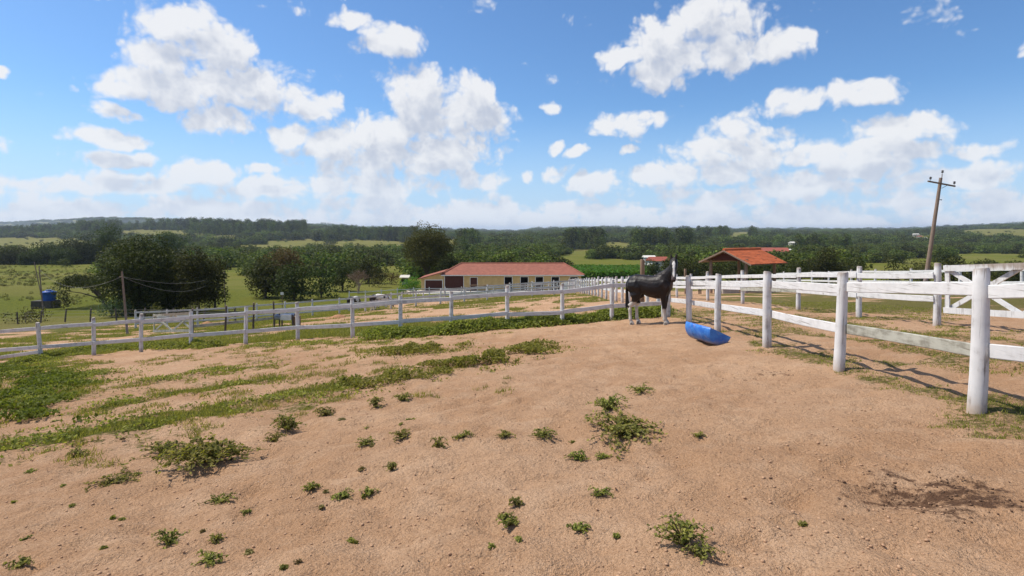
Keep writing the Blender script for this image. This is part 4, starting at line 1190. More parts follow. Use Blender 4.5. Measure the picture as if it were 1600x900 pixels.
tree_px('shrub', 'rough green thicket along the wire fence at far left', 40, 62, 478, 70, 'leaf_olive', .10, 90, 16, .0, r0=.04, rc=(.1, .18), flat=.6, cat='shrub')
# trees at the far edge of the left pasture
for (x, Yd, yt, w, mt, lb) in ((128, 300, 364, 62, 'leaf_mid', 'tall pale tree at the far pasture edge left of the dark clump'), (168, 310, 349, 52, 'leaf_mid', 'highest tree on the skyline behind the left clump'),
                               (268, 300, 357, 58, 'leaf_mid', 'round tree rising behind the right half of the left clump'), (75, 290, 376, 50, 'leaf_dark', 'broad dark tree along the far edge of the left pasture'),
                               (22, 285, 384, 56, 'leaf_dark', 'dark tree at the left frame edge beyond the pasture'), (212, 320, 368, 50, 'leaf_dark', 'dark tree just behind the top of the left clump'), (100, 280, 386, 40, 'leaf_mid', 'lower green tree in the far pasture row'),
                               (48, 280, 392, 36, 'leaf_mid', 'small tree in the row beyond the pasture near the frame edge')):
    tree_px('pasture_edge_tree', lb, x, Yd, yt, w, mt, .36, 22, 22, .05, group='trees at the far edge of the left pasture')
# centre left group
tree_px('broad_tree', 'dark green tree at the left of the middle thicket', 415, 92, 394, 70, 'leaf_dark', .17, 102, 22, .02)
tree_px('broad_tree', 'brown tinged tree at the top of the middle thicket', 452, 100, 386, 70, 'leaf_brown', .17, 93, 20, .2)
tree_px('broad_tree', 'bright leaved low tree in the middle thicket', 460, 88, 407, 78, 'leaf_mid', .18, 60, 22, .0)
tree_px('broad_tree', 'rounded green tree at the right of the middle thicket', 502, 92, 408, 52, 'leaf_mid', .18, 60, 16, .0)
tree_px('broad_tree', 'small green tree between the thicket and the bare tree', 535, 105, 402, 50, 'leaf_mid', .17, 93, 14, .0)
tree_px('broad_tree', 'dark tree rising behind the bare brown tree', 575, 132, 397, 60, 'leaf_dark', .17, 85, 16, .0)
tree_px('bush', 'yellow green bush between the bare tree and the meadow', 592, 118, 414, 36, 'leaf_olive', .16, 60, 9, .0, r0=.06, cat='bush')
tree_px('bush', 'rounded brown bush left of the big tree by the stable', 611, 128, 420, 30, 'leaf_brown', .14, 90, 9, .0, r0=.06, cat='bush')
tree_px('bush', 'vivid green bush beside the stable lean to', 641, 97, 430, 40, 'leaf_bright', .12, 130, 14, .0, r0=.05, cat='bush')
tree_px('bush', 'small round green bush behind the vivid bush', 649, 112, 421, 18, 'leaf_bright', .12, 100, 6, .0, r0=.05, cat='bush')
tree_px('broad_tree', 'large rounded tree behind the left end of the stable', 668, 126, 347, 88, 'leaf_olive', .17, 127, 46, .14, rc=(.12, .2), r0=.42)
tree_px('broad_tree', 'low dark tree under the right side of the large stable tree', 708, 128, 392, 46, 'leaf_dark', .17, 102, 14, .0)
for (x, yt, Yd) in ((727, 366, 240), (734, 381, 200)):
    tree_px('slender_tree', {727: 'slender tree top standing over the stable roof', 734: 'second slender tree close behind the stable ridge'}[x], x, Yd, yt, 16, 'leaf_mid', .35, 16, 12, .25, flat=1.1, rc=(.22, .34))
# right side
tree_px('broad_tree', 'dark broad tree behind the distant fence right of the shelter', 1290, 125, 385, 62, 'leaf_dark', .17, 93, 22, .0)
tree_px('broad_tree', 'small dark tree between the broad tree and the leaning pole', 1334, 135, 396, 36, 'leaf_dark', .17, 93, 12, .1)
tree_px('broad_tree', 'dark tree just right of the leaning utility pole', 1489, 120, 387, 48, 'leaf_dark', .17, 102, 20, .0)
tree_px('broad_tree', 'low feathery tree left of the leaning utility pole', 1401, 100, 401, 44, 'leaf_dark', .17, 60, 14, .0)
tree_px('broad_tree', 'green brown low tree under the pole base', 1440, 130, 404, 52, 'leaf_olive', .17, 85, 14, .0)
tree_px('broad_tree', 'broad low tree at the right frame edge beyond the fences', 1580, 120, 405, 70, 'leaf_dark', .17, 85, 18, .0)
tree_px('broad_tree', 'low dark tree behind the gate posts at right', 1535, 130, 404, 56, 'leaf_dark', .17, 85, 16, .0)
for (x, Yd, yt, w, lb) in ((1062, 120, 396, 60, 'dark tree directly behind the black horse head'), (1108, 112, 402, 54, 'dark tree behind the left gable of the shelter'), (1150, 118, 400, 60, 'dark tree seen under the middle of the shelter roof'),
                           (1200, 115, 404, 56, 'dark tree behind the right posts of the shelter'), (1242, 120, 400, 46, 'dark green tree right of the shelter roof'), (1020, 150, 404, 40, 'tree before the red roofed cottage')):
    tree_px('broad_tree', lb, x, Yd, yt, w, 'leaf_dark', .18, 80, 16, .0)


# bare tree
def bare_tree(label, p, Hh):
    rd = random.Random(12); b = MB(); tips = []
    def grow(q, d, L, r, lev):
        e = q + d * L; m_ = q.lerp(e, .5) + Vector((rd.uniform(-.06, .06), rd.uniform(-.06, .06), 0)) * L
        b.tube([q, m_, e], [r, r * .85, r * .65], 4 if lev > 1 else 6, False)
        if lev >= 6: tips.append(e); return
        for _ in range(3 if lev < 5 else 2):
            nd = (d + Vector((rd.uniform(-1, 1), rd.uniform(-1, 1), rd.uniform(-.2, .4))) * .95).normalized()
            grow(q.lerp(e, rd.uniform(.6, 1)), nd, L * rd.uniform(.62, .85), r * .62, lev + 1)
    for k in range(4):
        grow(Vector((0, 0, .3)), Vector((rd.uniform(-.7, .7), rd.uniform(-.7, .7), 1)).normalized(), Hh * .30, .075, 1)
    b.tube([(0, 0, -.3), (0, 0, .5)], [.24, .17], 8)
    root = empty('bare_tree', p); tag(root, label, 'tree')
    link('trunk', b.mesh('trunk'), MAT['bark_pale'], root, p)
    T = np.array([tuple(x) for x in tips]); T = np.repeat(T, 2, 0) + NR.normal(size=(len(T) * 2, 3)) * .15
    link('crown', leaves_mesh('crown', T, unit(len(T)), NR.uniform(.04, .09, len(T)), .6), MAT['leaf_brown'], root, p)
bare_tree('bare pinkish brown leafless tree in front of the middle thicket', at(560, 100), 4.6)

# ------------------------------------------------------------------ far woods (mass of crowns, instanced on points)
def proto(name, mats, clumps, per, leaf, trunk=None):
    P, N, T = crown_points(clumps, per, .25)
    me = leaves_mesh(name, P, N, NR.uniform(leaf * .7, leaf * 1.2, len(P)), .75, T, .15)
    me.materials.append(MAT[mats])
    return bpy.data.objects.new(name, me)


round_p = [proto('wood_crown', 'leaf_forest', auto_clumps(1, .95, 0, 7, (.20, .32), .8), 950, .050) for _ in range(5)]
tall_p = [proto('tall_crown', 'leaf_forest', [(NR.uniform(-.1, .1), NR.uniform(-.1, .1), z, .17 - .05 * abs(z - .7), .17 - .05 * abs(z - .7), .13) for z in np.linspace(.30, .95, 7)], 2200, .034) for _ in range(3)]
cane_p = [proto('cane_tuft', 'leaf_cane', [(0, 0, .5, .5, .5, .5)], 160, .22)]


def instanced(name, label, cat, pts, scale, protos, mat):
    n = len(pts); me = bpy.data.meshes.new(name); me.vertices.add(n); me.vertices.foreach_set('co', np.asarray(pts, np.float32).ravel())
    a = me.attributes.new('iscale', 'FLOAT_VECTOR', 'POINT'); a.data.foreach_set('vector', np.asarray(scale, np.float32).ravel())
    a = me.attributes.new('irot', 'FLOAT', 'POINT'); a.data.foreach_set('value', NR.uniform(0, 6.28, n).astype(np.float32))
    a = me.attributes.new('ipick', 'INT', 'POINT'); a.data.foreach_set('value', NR.integers(0, len(protos), n).astype(np.int32))
    o = bpy.data.objects.new(name, me); COL.objects.link(o); me.materials.append(MAT[mat])
    g = bpy.data.node_groups.new(name, 'GeometryNodeTree')
    g.interface.new_socket('Geometry', in_out='INPUT', socket_type='NodeSocketGeometry'); g.interface.new_socket('Geometry', in_out='OUTPUT', socket_type='NodeSocketGeometry')
    N_, L_ = g.nodes, g.links
    gi, go, ip, jn = N_.new('NodeGroupInput'), N_.new('NodeGroupOutput'), N_.new('GeometryNodeInstanceOnPoints'), N_.new('GeometryNodeJoinGeometry')
    mp = N_.new('GeometryNodeMeshToPoints'); L_.new(gi.outputs[0], mp.inputs[0]); L_.new(mp.outputs[0], ip.inputs['Points'])
    for pr in protos:
        oi = N_.new('GeometryNodeObjectInfo'); oi.inputs['Object'].default_value = pr; oi.inputs['As Instance'].default_value = True
        L_.new(oi.outputs['Geometry'], jn.inputs[0])
    L_.new(jn.outputs[0], ip.inputs['Instance']); ip.inputs['Pick Instance'].default_value = True
    def named(nm, typ):
        q = N_.new('GeometryNodeInputNamedAttribute'); q.data_type = typ; q.inputs['Name'].default_value = nm; return q.outputs[0]
    L_.new(named('ipick', 'INT'), ip.inputs['Instance Index']); L_.new(named('iscale', 'FLOAT_VECTOR'), ip.inputs['Scale'])
    cx = N_.new('ShaderNodeCombineXYZ'); L_.new(named('irot', 'FLOAT'), cx.inputs[2]); L_.new(cx.outputs[0], ip.inputs['Rotation'])
    L_.new(ip.outputs[0], go.inputs[0])
    md = o.modifiers.new('scatter', 'NODES'); md.node_group = g
    tag(o, label, cat, None, 'stuff')
    return o


# open ground among the woods: pixel ellipses on the hillsides (x, y, rx, ry)
OPEN = [(40, 381, 110, 9), (10, 440, 165, 27), (240, 362.5, 60, 3), (470, 380, 60, 3.5), (420, 385, 60, 3), (570, 380, 60, 4.5), (610, 383, 40, 4), (705, 378, 16, 3), (368, 440, 26, 24), (965, 384, 26, 5), (905, 394, 26, 3.5),
        (610, 425, 40, 10), (955, 420, 62, 14), (1560, 362, 60, 4), (1400, 400, 80, 2.6), (1550, 400, 90, 3.6), (1140, 394, 50, 2.5), (1155, 366, 18, 3), (1210, 390, 28, 3), (1340, 404, 22, 2), (1060, 383, 30, 2), (1250, 372, 30, 1.5), (1445, 371, 30, 2.5)]


def is_open(X, Y, tall=0.0):
    """on open ground, or near enough below it to stand in front of it"""
    h = depth_below(X, Y); x = CX + F * X / Y; y = HZ + F * h / Y
    o = np.zeros(len(X), bool)
    for (a, b, rx, ry) in OPEN:
        for f in ((0, .35, .7, 1.05) if a > 1350 and b > 390 else (0, .4, .75)): o |= (((x - a) / rx) ** 2 + ((y - f * tall * F / Y - b) / ry) ** 2 < 1)
    return o, x, y


def scatter(n, y0, y1, spread=.98):
    Y = np.exp(NR.uniform(math.log(y0), math.log(y1), n)); X = NR.uniform(-spread, spread, n) * Y
    return X, Y


pts, scs, tp_, tsc = [], [], [], []
for (n, y0, y1, w) in ((2600, 165, 330, 8.0), (6500, 330, 800, 10.0), (7000, 800, 1700, 17.0), (5000, 1700, 3800, 30.0), (2200, 3800, 8000, 60.0)):
    X, Y = scatter(n, y0, y1); o, x, y = is_open(X, Y, w * (.55 if y0 > 1500 else .85))
    clump = fbm(X / (w * 7), Y / (w * 9), 91, 2)
    keep = ~o & ~((x < 165) & (Y < 265)) & ~((x < 400) & (Y < 150)) & ~((np.abs(X) < 20) & (Y < 175)) & (clump > (.30 if y0 > 300 else .36))
    keep &= ~((y1 <= 330) & (x > 330) & (x < 640) & (Y < 168) & (np.abs(x - 368) > -1))
    keep &= ~((x > 1335) & (Y < 330)); keep &= ~((x > 880) & (x < 1010) & (Y < 300)) & ~((Y < 300) & (np.abs(x - 1028) < 24)) & ~((Y < 560) & (Y > 330) & (np.abs(x - 1205) < 40))
    X, Y, x = X[keep], Y[keep], x[keep]; Z = CAMZ - depth_below(X, Y)
    s = w * NR.uniform(.65, 1.35, len(X))
    hgt = np.where(Y > 1500, .42, .78) * s * NR.uniform(.8, 1.2, len(X))
    pts.append(np.stack([X, Y, Z - s * .06], -1)); scs.append(np.stack([s, s, hgt], -1))
# taller plantation rows along the ridges
for (n, xa, xb, y0, y1, hh) in ((1000, 120, 480, 1150, 1500, 21), (420, 600, 650, 900, 1250, 19), (420, 520, 640, 1100, 1500, 16), (600, 885, 1085, 620, 800, 18), (500, -60, 150, 1300, 1700, 17), (300, 1090, 1180, 1100, 1500, 18), (160, 700, 745, 600, 900, 17), (220, 1400, 1640, 1200, 1600, 12), (60, 1505, 1610, 1500, 1700, 20), (14, 505, 545, 950, 1050, 22), (120, 1245, 1330, 560, 640, 13)):
    Y = NR.uniform(y0, y1, n); X = (NR.uniform(xa, xb, n) - CX) / F * Y; o, x, y = is_open(X, Y, hh * .8); k = ~o
    X, Y = X[k], Y[k]; Z = CAMZ - depth_below(X, Y); s = hh * NR.uniform(.45, 1.45, len(X))
    tp_.append(np.stack([X, Y, Z], -1)); tsc.append(np.stack([s, s, s], -1))
instanced('far_woods', 'mass of dark green woods covering the valley and hills to the skyline', 'woods', np.concatenate(pts), np.concatenate(scs), round_p, 'leaf_forest')
instanced('plantation_trees', 'rows of tall slender plantation trees along the far ridges', 'woods', np.concatenate(tp_), np.concatenate(tsc), tall_p, 'leaf_forest')
# scattered shrubs on the open hillsides
X, Y = scatter(9000, 300, 1500); o, x, y = is_open(X, Y); k = o & (y < 393) & (NR.random(len(X)) < .10)
X, Y = X[k], Y[k]; s = NR.uniform(3, 8, len(X)); 
instanced('hillside_shrubs', 'dark shrubs dotted over the pale open hillsides', 'shrubs', np.stack([X, Y, CAMZ - depth_below(X, Y)], -1), np.stack([s, s, s * .6], -1), round_p, 'leaf_forest')
# tall green crop right of the stable
Y = NR.uniform(150, 225, 5200); X = NR.uniform(10, 48, 5200) * Y / 190
k = (CX + F * X / Y > 893) & (CX + F * X / Y < 1015); X, Y = X[k], Y[k]
s = NR.uniform(1.3, 1.9, len(X)); instanced('crop_field', 'bright green tall crop growing beyond the right end of the stable', 'crop', np.stack([X, Y, CAMZ - depth_below(X, Y)], -1), np.stack([s, s, s * 1.2], -1), cane_p, 'leaf_cane')

# tussocks dotted over the left pasture
n = 2600; Y = NR.uniform(58, 270, n); X = (NR.uniform(-160, 345, n) - CX) / F * Y; k = (fbm(X / 25, Y / 25, 151, 3) > .47) & (NR.random(n) < .75); X, Y = X[k], Y[k]
s_ = NR.uniform(.25, .8, len(X)) * (1 + (NR.random(len(X)) < .06) * 1.6); tus = [proto('tussock', 'leaf_olive', [(0, 0, .3, .5, .5, .4)], 260, .11) for _ in range(3)]
instanced('pasture_tussocks', 'rough tussocks and low scrub dotted over the left pasture', 'tussocks', np.stack([X, Y, CAMZ - depth_below(X, Y)], -1), np.stack([s_ * 1.3, s_ * 1.3, s_], -1), tus, 'leaf_olive')

# ------------------------------------------------------------------ far houses
def house(label, x, Yd, w, d, h, rise, wall='house_white', roof='red_roof', rz=0.0, base=0):
    p = at(x, Yd) + Vector((0, 0, base)); root = empty('house', p); tag(root, label, 'house'); root.rotation_euler = (0, 0, rz)
    def part(nm, b, mat, par=root):
        k = bpy.data.objects.new(nm, b.mesh(nm)); COL.objects.link(k); k.data.materials.append(MAT[mat]); k.parent = par; return k
    b = MB(); b.box((-w / 2, -d / 2, -2), (w / 2, d / 2, h)); part('wall', b, wall)
    o = .5; b = MB(); z0 = h - .1; z1 = h + rise
    b.add([(-w / 2 - o, -d / 2 - o, z0), (w / 2 + o, -d / 2 - o, z0), (w / 2 + o, d / 2 + o, z0), (-w / 2 - o, d / 2 + o, z0), (-w / 2 - o, 0, z1), (w / 2 + o, 0, z1)],
          [(0, 1, 5, 4), (2, 3, 4, 5), (1, 2, 5), (3, 0, 4), (3, 2, 1, 0)]); part('roof', b, roof)
    nw = max(2, int(w / 3))
    for i in range(nw):
        b = MB(); xx = -w / 2 + w * (i + .5) / nw; b.box((xx - .5, -d / 2 - .04, h * .35), (xx + .5, -d / 2 + .02, h * .75)); part('window', b, 'window_dark')


house('white cottage with red tiled roof among trees above the horse', 1028, 205, 6.0, 5, 2.2, 1.3, rz=.2, base=2.2)
house('low white shed beside the red roofed cottage', 1014, 215, 3.5, 3, 2.2, .6, roof='house_white', base=3.2)
house('long red roofed farmhouse in the valley right of the shelter roof', 1208, 430, 20, 9, 4, 2.6, wall='cream_wall', rz=-.1, base=1.5)
house('pale flat roofed hall beside the long red farmhouse', 1236, 440, 11, 8, 4, .8, roof='house_white', base=1.5)
house('red roofed barn left of the long valley farmhouse', 1186, 440, 11, 7, 3.2, 2, wall='brown_wood', base=1.5)
house('tiny white shed on the yellow green clearing', 988, 420, 7, 5, 2.6, .8, roof='house_white', base=2)
house('small white hut on the slope left of the large tree', 633, 130, 1.2, 1.2, 1.7, .4, roof='house_white')
for i, (x, y, Yd, lb) in enumerate(((1383, 371, 1050, 'leftmost pale house of the far hillside village'), (1402, 373, 1040, 'second pale house of the far hillside village'), (1421, 372, 1060, 'low white house in the far village left of the pole'),
                                   (1436, 369, 1100, 'white house of the far village touching the pole line'), (1447, 375, 1000, 'largest white house in the far village by the pole'), (1431, 364, 1250, 'uppermost house of the far village on the ridge'), (1488, 366, 1150, 'lone white house on the hillside right of the pole'),
                                   (1240, 381, 640, 'far white house above the valley farmhouse'), (1275, 379, 700, 'far cream house among the plantation trees'))):
    p = at(x, Yd); need = (HZ - y) / F * Yd + CAMZ - p.z
    house(lb, x, Yd, 8 + (i * 7) % 4, 6, 3.2, 1.4, roof='red_roof' if i % 3 == 0 else 'house_white', rz=(i % 4) * .2 - .3, base=max(1.5, min(need, 6)))

# ------------------------------------------------------------------ weeds and grass
def weed_meshes(rad, hgt, stems, leaf, seed, per=13, rise=.55):
    rd = random.Random(seed); b = MB(); LP, LN, LS = [], [], []; main = rd.uniform(-.4, .4)
    for k in range(stems):
        an = rd.gauss(main, 1.3) + (3.14 if rd.random() < .4 else 0); L = rad * rd.uniform(.3, 1.0) * (1.25 if rd.random() < .15 else 1); up0 = hgt * rd.uniform(.3, 1.2)
        pts_ = []
        for i in range(6):
            f = i / 5; r_ = L * f; z = up0 * math.sin(min(1, f * 1.25) * math.pi * .5) * (1 - rise * f * f) + .005
            a2 = an + .35 * math.sin(f * 3 + k); pts_.append(Vector((math.cos(a2) * r_, math.sin(a2) * r_, z)))
        b.tube(pts_, [.006, .005, .0045, .004, .003, .0015], 3, False)
        for j in range(per):
            f = rd.uniform(.12, 1.0); i = min(4, int(f * 5)); q = pts_[i].lerp(pts_[i + 1], f * 5 - i)
            s = leaf * rd.uniform(.55, 1.2); off = Vector((rd.uniform(-1, 1), rd.uniform(-1, 1), rd.uniform(-.3, .9))) * s * 1.1
            LP.append(tuple(q + off)); LN.append((rd.uniform(-.7, .7), rd.uniform(-.7, .7), rd.uniform(.35, 1))); LS.append(s)
    me = leaves_mesh('foliage', np.array(LP), np.array(LN), np.array(LS), .55, None, .12)
    return b.mesh('weed'), me


def weed(label, x, y, wpx, hpx, group=None, mat='leaf_weed', dens=1.0, sy=.7):
    p = ground(x, y); k = p.y / F; rad = wpx * k / 2; h_ = max(.03, hpx * k)
    stems = int(max(7, min(90, 10 + 60 * rad * dens))); leaf = min(.030, max(.011, .009 + .028 * rad)); h_ *= .75
    a, l_ = weed_meshes(rad, h_, stems, leaf, int(x * 7 + y), int(8 + 9 * dens))
    o = link('weed', a, MAT['stem'], None, p + Vector((0, 0, -.012)), (0, 0, 0)); tag(o, label, 'weed', group)
    f = bpy.data.objects.new('foliage', l_); COL.objects.link(f); l_.materials.append(MAT[mat]); f.parent = o
    o.scale = (1, max(sy, .5), 1)


BIG = [(318, 722, 172, 46, 'largest leafy weed mound on the dirt at lower left', 2.2, .9), (255, 708, 90, 26, 'left trailing arm of the largest weed mound', 1.4, .8), (448, 672, 62, 36, 'compact rounded weed right of the largest mound', 2.0, .8), (430, 690, 40, 22, 'low weed sprawling below the compact rounded weed', 1.2, .8),
       (970, 676, 140, 30, 'widest weed mat in the middle of the dirt', 2.0, 1.4), (948, 640, 70, 34, 'upright weed just above the widest middle mat', 1.8, 1.0), (1000, 611, 56, 12, 'thin trailing weed at the top of the middle group', 1.0, 1.2), (905, 718, 40, 18, 'small weed lower left of the widest middle mat', 1.3, 1), (942, 716, 36, 10, 'thin trailing weed right of the small one below the mat', .8, 1),
       (1068, 850, 110, 60, 'big straggly weed at the bottom right of centre', 1.5, 1.0), (1092, 870, 60, 26, 'right lower shoots of the big straggly weed', .9, 1), (264, 850, 56, 30, 'weed at the bottom left with two tufts', 1.3, 1), (325, 880, 62, 22, 'broad leaved weed at the bottom left edge', 1.2, 1), (795, 820, 42, 26, 'round yellow green weed at bottom centre', 1.8, 1),
       (906, 830, 48, 18, 'thin paired weed right of the round bottom centre one', .9, 1), (940, 772, 44, 16, 'flat dark leaved weed below the middle group', 1.2, 1), (806, 788, 26, 16, 'little weed above the round bottom centre one', 1.3, 1), (684, 702, 36, 30, 'single upright grey weed left of the dotted row', 1.4, 1), (722, 683, 46, 14, 'first mat in the dotted row of weeds', 1.0, 1),
       (790, 682, 40, 14, 'pinkish mat in the middle of the dotted row', .9, 1), (848, 682, 52, 18, 'greener mat at the right of the dotted row', 1.3, 1), (627, 684, 48, 18, 'weed mat left of the single upright one', 1.0, 1), (570, 694, 42, 12, 'flat weed mat further left in the dotted row', 1.0, 1), (585, 636, 36, 24, 'bushy weed below the diagonal band', 1.6, 1),
       (628, 626, 36, 18, 'bushy weed right of the one below the band', 1.6, 1), (508, 650, 44, 20, 'weed between compact rounded weed and the diagonal band', 1.4, 1), (612, 735, 26, 22, 'slim weed in the centre left dirt', 1.1, 1), (486, 765, 36, 16, 'yellowish star shaped weed at left centre', 1.3, 1), (536, 778, 40, 16, 'pale leaved weed beside a twin at left centre', 1.3, 1), (577, 774, 36, 16, 'right twin of the pale leaved weeds', 1.2, 1),
       (120, 718, 46, 26, 'dark weed just below the left grass band', 1.5, 1), (345, 785, 60, 16, 'thin sparse weed under the largest mound', .8, 1), (175, 755, 90, 16, 'low runner weed left of the largest mound', 1.0, 1), (30, 885, 40, 18, 'weed in the bottom left corner', 1.3, 1), (1092, 682, 24, 10, 'lone tiny sprig right of the middle group', .9, 1), (1254, 822, 18, 10, 'lone tiny sprig near the dung patch', .9, 1), (336, 845, 36, 14, 'weed between the bottom left pair', 1.1, 1)]
for (x, y, w, h_, lb, dn_, sy) in BIG: weed(lb, x, y, w, h_, None, 'leaf_weed', dn_, sy)
rd = random.Random(21); made = 0
while made < 36:
    x, y = rd.uniform(0, 1150), rd.uniform(640, 890)
    if x > 700 and rd.random() < .6: continue
    q = ground(x, y)
    weed('tiny low weed tuft scattered on the bare dirt of the foreground paddock', x, y, rd.uniform(5, 17) * (1 if rd.random() < .8 else 1.8), rd.uniform(2, 5), 'tiny weed tufts on the dirt', 'leaf_dry' if rd.random() < .3 else 'leaf_weed', rd.uniform(.3, .8), rd.uniform(.6, 1.2)); made += 1


def in_band(n, lines, w, jitter=.6):
    """random ground points along polylines"""
    out_ = []
    for pts_ in lines:
        seg = np.array([(a[0], a[1]) for a in pts_]); L = np.hypot(*np.diff(seg, axis=0).T); cum = np.concatenate([[0], np.cumsum(L)])
        m_ = int(n * cum[-1]); s = NR.uniform(0, cum[-1], m_)
        px, py = np.interp(s, cum, seg[:, 0]), np.interp(s, cum, seg[:, 1])
        out_.append(np.stack([px + NR.normal(0, w * .5, m_), py + NR.normal(0, w * .5, m_)], -1))
    return np.concatenate(out_)


def cover_leaves(name, label, lines, dens, w, hgt, leaf, mat, thr=.44, cat='weeds', sc=.9):
    q = in_band(dens, lines, w); cl = fbm(q[:, 0] / sc, q[:, 1] / sc, 123, 3); k = cl > thr; q = q[k]; cl = cl[k]
    top = hgt * (.55 + .9 * np.clip(cl - thr, 0, .5))
    dist = np.min([polydist(q[:, 0], q[:, 1], L)[0] for L in lines], axis=0); top *= np.exp(-(dist / w) ** 2)
    z = CAMZ - depth_below(q[:, 0], q[:, 1]) + top * NR.random(len(q)) ** .6
    P = np.stack([q[:, 0], q[:, 1], z], -1); N = unit(len(q)) * .7 + np.array([0, 0, .6])
    me = leaves_mesh(name, P, N, NR.uniform(leaf * .6, leaf * 1.3, len(P)), .6, np.clip(NR.random(len(P)) * .7 + .3 * cl, 0, 1), .12)
    tag(link(name, me, MAT[mat]), label, cat, None, 'stuff')


WF1, WF2 = WEED_FENCE[:1], WEED_FENCE[1:]
cover_leaves('fence_weeds', 'low leafy weeds along the left end of the far paddock fence', WF1, 2200, .45, .30, .04, 'leaf_weed', .30)
cover_leaves('weed_hedge', 'thick leafy weeds along the foot of the far paddock fence left of the horse', WF2, 3000, .50, .44, .042, 'leaf_weed', .22)
cover_leaves('weed_strip', 'diagonal strip of yellow green weeds across the dirt', WEED_BAND, 3400, .75, .30, .028, 'leaf_weed', .50, sc=.42)
cover_leaves('corner_weeds', 'lush dark weeds at the left edge of the paddock', [gp((-40, 610), (40, 640), (10, 680)), gp((-20, 580), (60, 590), (90, 610))], 1500, 1.0, .24, .036, 'leaf_lush', .53, sc=.8)
cover_leaves('grass_weeds', 'small leafy weeds mixed in the grass bands at left', [g_[0] for g_ in GRASS_BAND], 900, .9, .13, .026, 'leaf_weed', .52, sc=.5)


def grass_blades(name, label, n, x0, x1, y0, y1, hgt, mat, gmin=.40, cond=None):
    Y = np.exp(NR.uniform(math.log(y0), math.log(y1), n)); X = NR.uniform(x0, x1, n)
    g, dry, _, _ = covers(X, Y); k = (g * (.1 + 1.8 * fbm(X / .55, Y / .55, 141, 3)) > gmin)
    if cond is not None: k &= cond(X, Y)
    X, Y = X[k], Y[k]; m_ = len(X); Z = CAMZ - depth_below(X, Y)
    B = np.stack([X, Y, Z - .01], -1); bl = 3
    B = np.repeat(B, bl, 0) + np.concatenate([NR.normal(0, .03, (m_ * bl, 2)), np.zeros((m_ * bl, 1))], 1)
    hh = hgt * NR.uniform(.35, 1.15, m_ * bl); sc = np.sqrt(np.repeat(Y, bl) / 8).clip(.7, 2)
    w = .006 * sc; an = NR.uniform(0, 6.28, m_ * bl); dx, dy = np.cos(an), np.sin(an); ben = NR.uniform(.2, .9, m_ * bl) * hh
    be = NR.uniform(0, 6.28, m_ * bl)
    V_ = np.empty((m_ * bl, 3, 3)); V_[:, 0] = B + np.stack([dx * w, dy * w, 0 * w], -1); V_[:, 1] = B - np.stack([dx * w, dy * w, 0 * w], -1)
    V_[:, 2] = B + np.stack([np.cos(be) * ben, np.sin(be) * ben, hh], -1)
    me = mesh_np(name, V_.reshape(-1, 3), np.arange(m_ * bl * 3).reshape(-1, 3), False, {'tone': np.repeat(NR.random(m_ * bl), 3)})
    tag(link(name, me, MAT[mat]), label, 'grass', None, 'stuff')


grass_blades('paddock_grass', 'short green grass patches on the left of the paddock', 150000, -26, 3, 4.5, 24, .08, 'leaf_grass', .40)
grass_blades('fence_grass', 'short grass along the right fence and in the lane', 60000, 3.6, 14, 4, 26, .04, 'leaf_grass', .38)
grass_blades('pen_grass', 'rough grass in the pens behind the far paddock fence', 60000, -34, 6, 23, 62, .16, 'leaf_grass', .5)

# ------------------------------------------------------------------ stones and dung on the dirt
def lumps(name, label, cat, P, S, mat):
    ico = bmesh.new(); bmesh.ops.create_icosphere(ico, subdivisions=1, radius=1); v0 = np.array([tuple(v_.co) for v_ in ico.verts]); f0 = np.array([[v_.index for v_ in f.verts] for f in ico.faces]); ico.free()
    n = len(P); nv = len(v0); jit = 1 + NR.uniform(-.3, .3, (n, nv, 1)); asp = np.stack([NR.uniform(.7, 1.3, n), NR.uniform(.7, 1.3, n), NR.uniform(.45, .8, n)], -1)[:, None]
    V_ = v0[None] * jit * asp * np.asarray(S)[:, None, None] + np.asarray(P)[:, None]
    Fc = f0[None] + (np.arange(n) * nv)[:, None, None]
    tag(link(name, mesh_np(name, V_.reshape(-1, 3), Fc.reshape(-1, 3), True), MAT[mat]), label, cat, None, 'stuff')


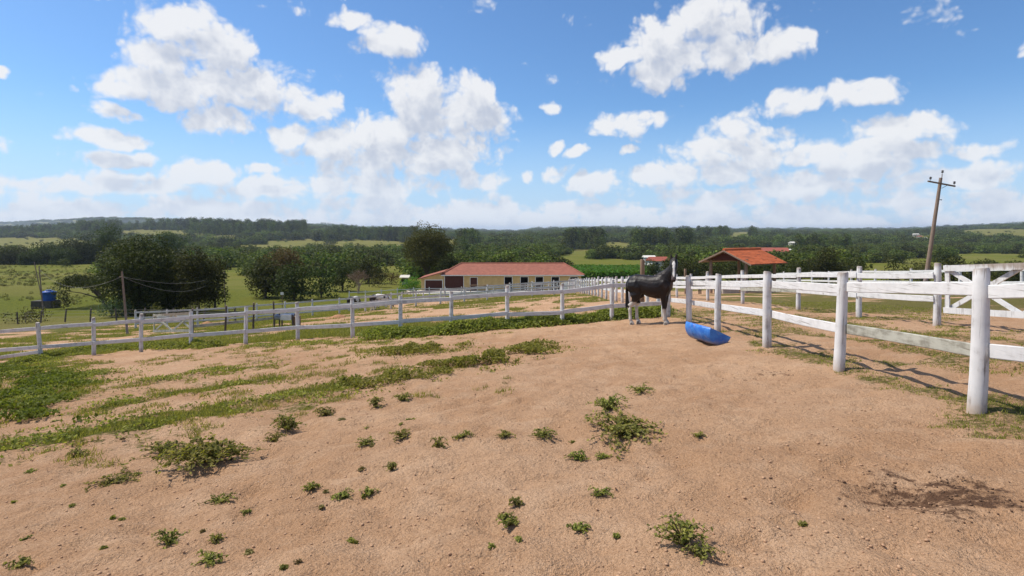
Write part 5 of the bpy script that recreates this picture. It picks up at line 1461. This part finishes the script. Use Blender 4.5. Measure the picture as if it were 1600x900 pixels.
n = 7000; Y = np.exp(NR.uniform(math.log(2.3), math.log(16), n)); X = NR.uniform(-1, .75, n) * Y
k = (X < 4.6); X, Y = X[k], Y[k]
lumps('soil_crumbs', 'small stones and soil crumbs strewn over the dirt', 'soil crumbs', np.stack([X, Y, CAMZ - depth_below(X, Y) + .004], -1), .003 + .011 * NR.random(len(X)) ** 3.5, 'pebble')
c1 = ground(1480, 775); c2 = ground(1200, 588); n = 330
X = np.concatenate([c1.x + NR.normal(0, .30, n), c2.x + NR.normal(0, .35, 60)]); Y = np.concatenate([c1.y + NR.normal(0, .26, n), c2.y + NR.normal(0, .2, 60)])
X = X - .3 * np.where(np.arange(len(X)) < n, Y - c1.y, 0)
lumps('dung_crumbs', 'dark dry dung crumbs scattered on the dirt at right', 'dung', np.stack([X, Y, CAMZ - depth_below(X, Y) + .006], -1), .003 + .009 * NR.random(len(X)) ** 2.5, 'clod')
for (x, y, w, lb) in ((323, 506, .6, 'small reddish earth heap in the pen behind the far fence'), (528, 497, .75, 'orange earth heap beyond the far fence near the grazing horses')):
    p = ground(x, y); b = MB(); rr = random.Random(int(x)); vs = [(0, 0, .34 * w)]
    for (f, z) in ((.35, .28), (.7, .13), (1.05, -.05)):
        for k in range(12): a = 2 * math.pi * k / 12; q = w * f * rr.uniform(.8, 1.15); vs.append((math.cos(a) * q, math.sin(a) * q * .7, z * w * rr.uniform(.8, 1.2)))
    fs = [(0, 1 + k, 1 + (k + 1) % 12) for k in range(12)] + [(1 + i * 12 + k, 13 + i * 12 + k, 13 + i * 12 + (k + 1) % 12, 1 + i * 12 + (k + 1) % 12) for i in range(2) for k in range(12)]
    b.add(vs, fs, True); tag(link('earth_heap', b.mesh('earth_heap'), MAT['dirt_heap'], None, p), lb, 'earth heap')

# ------------------------------------------------------------------ haze
hm = bpy.data.materials.new('haze'); hm.use_nodes = True; ht = NT(hm.node_tree); ht.n.clear()
ho = ht.new('ShaderNodeOutputMaterial'); pv = ht.new('ShaderNodeVolumePrincipled')
pv.inputs['Color'].default_value = (.72, .84, 1.0, 1); pv.inputs['Density'].default_value = 0.00008; pv.inputs['Anisotropy'].default_value = 0.2
ht.l.new(pv.outputs[0], ho.inputs['Volume'])
zlo = float(V[:, 2].min()) - 1.0
b = MB(); b.box((-10600, -70, zlo), (10600, 11500, 75)); hz = b.build('haze', hm); tag(hz, 'thin blue air haze over the whole valley', 'haze', None, 'stuff')
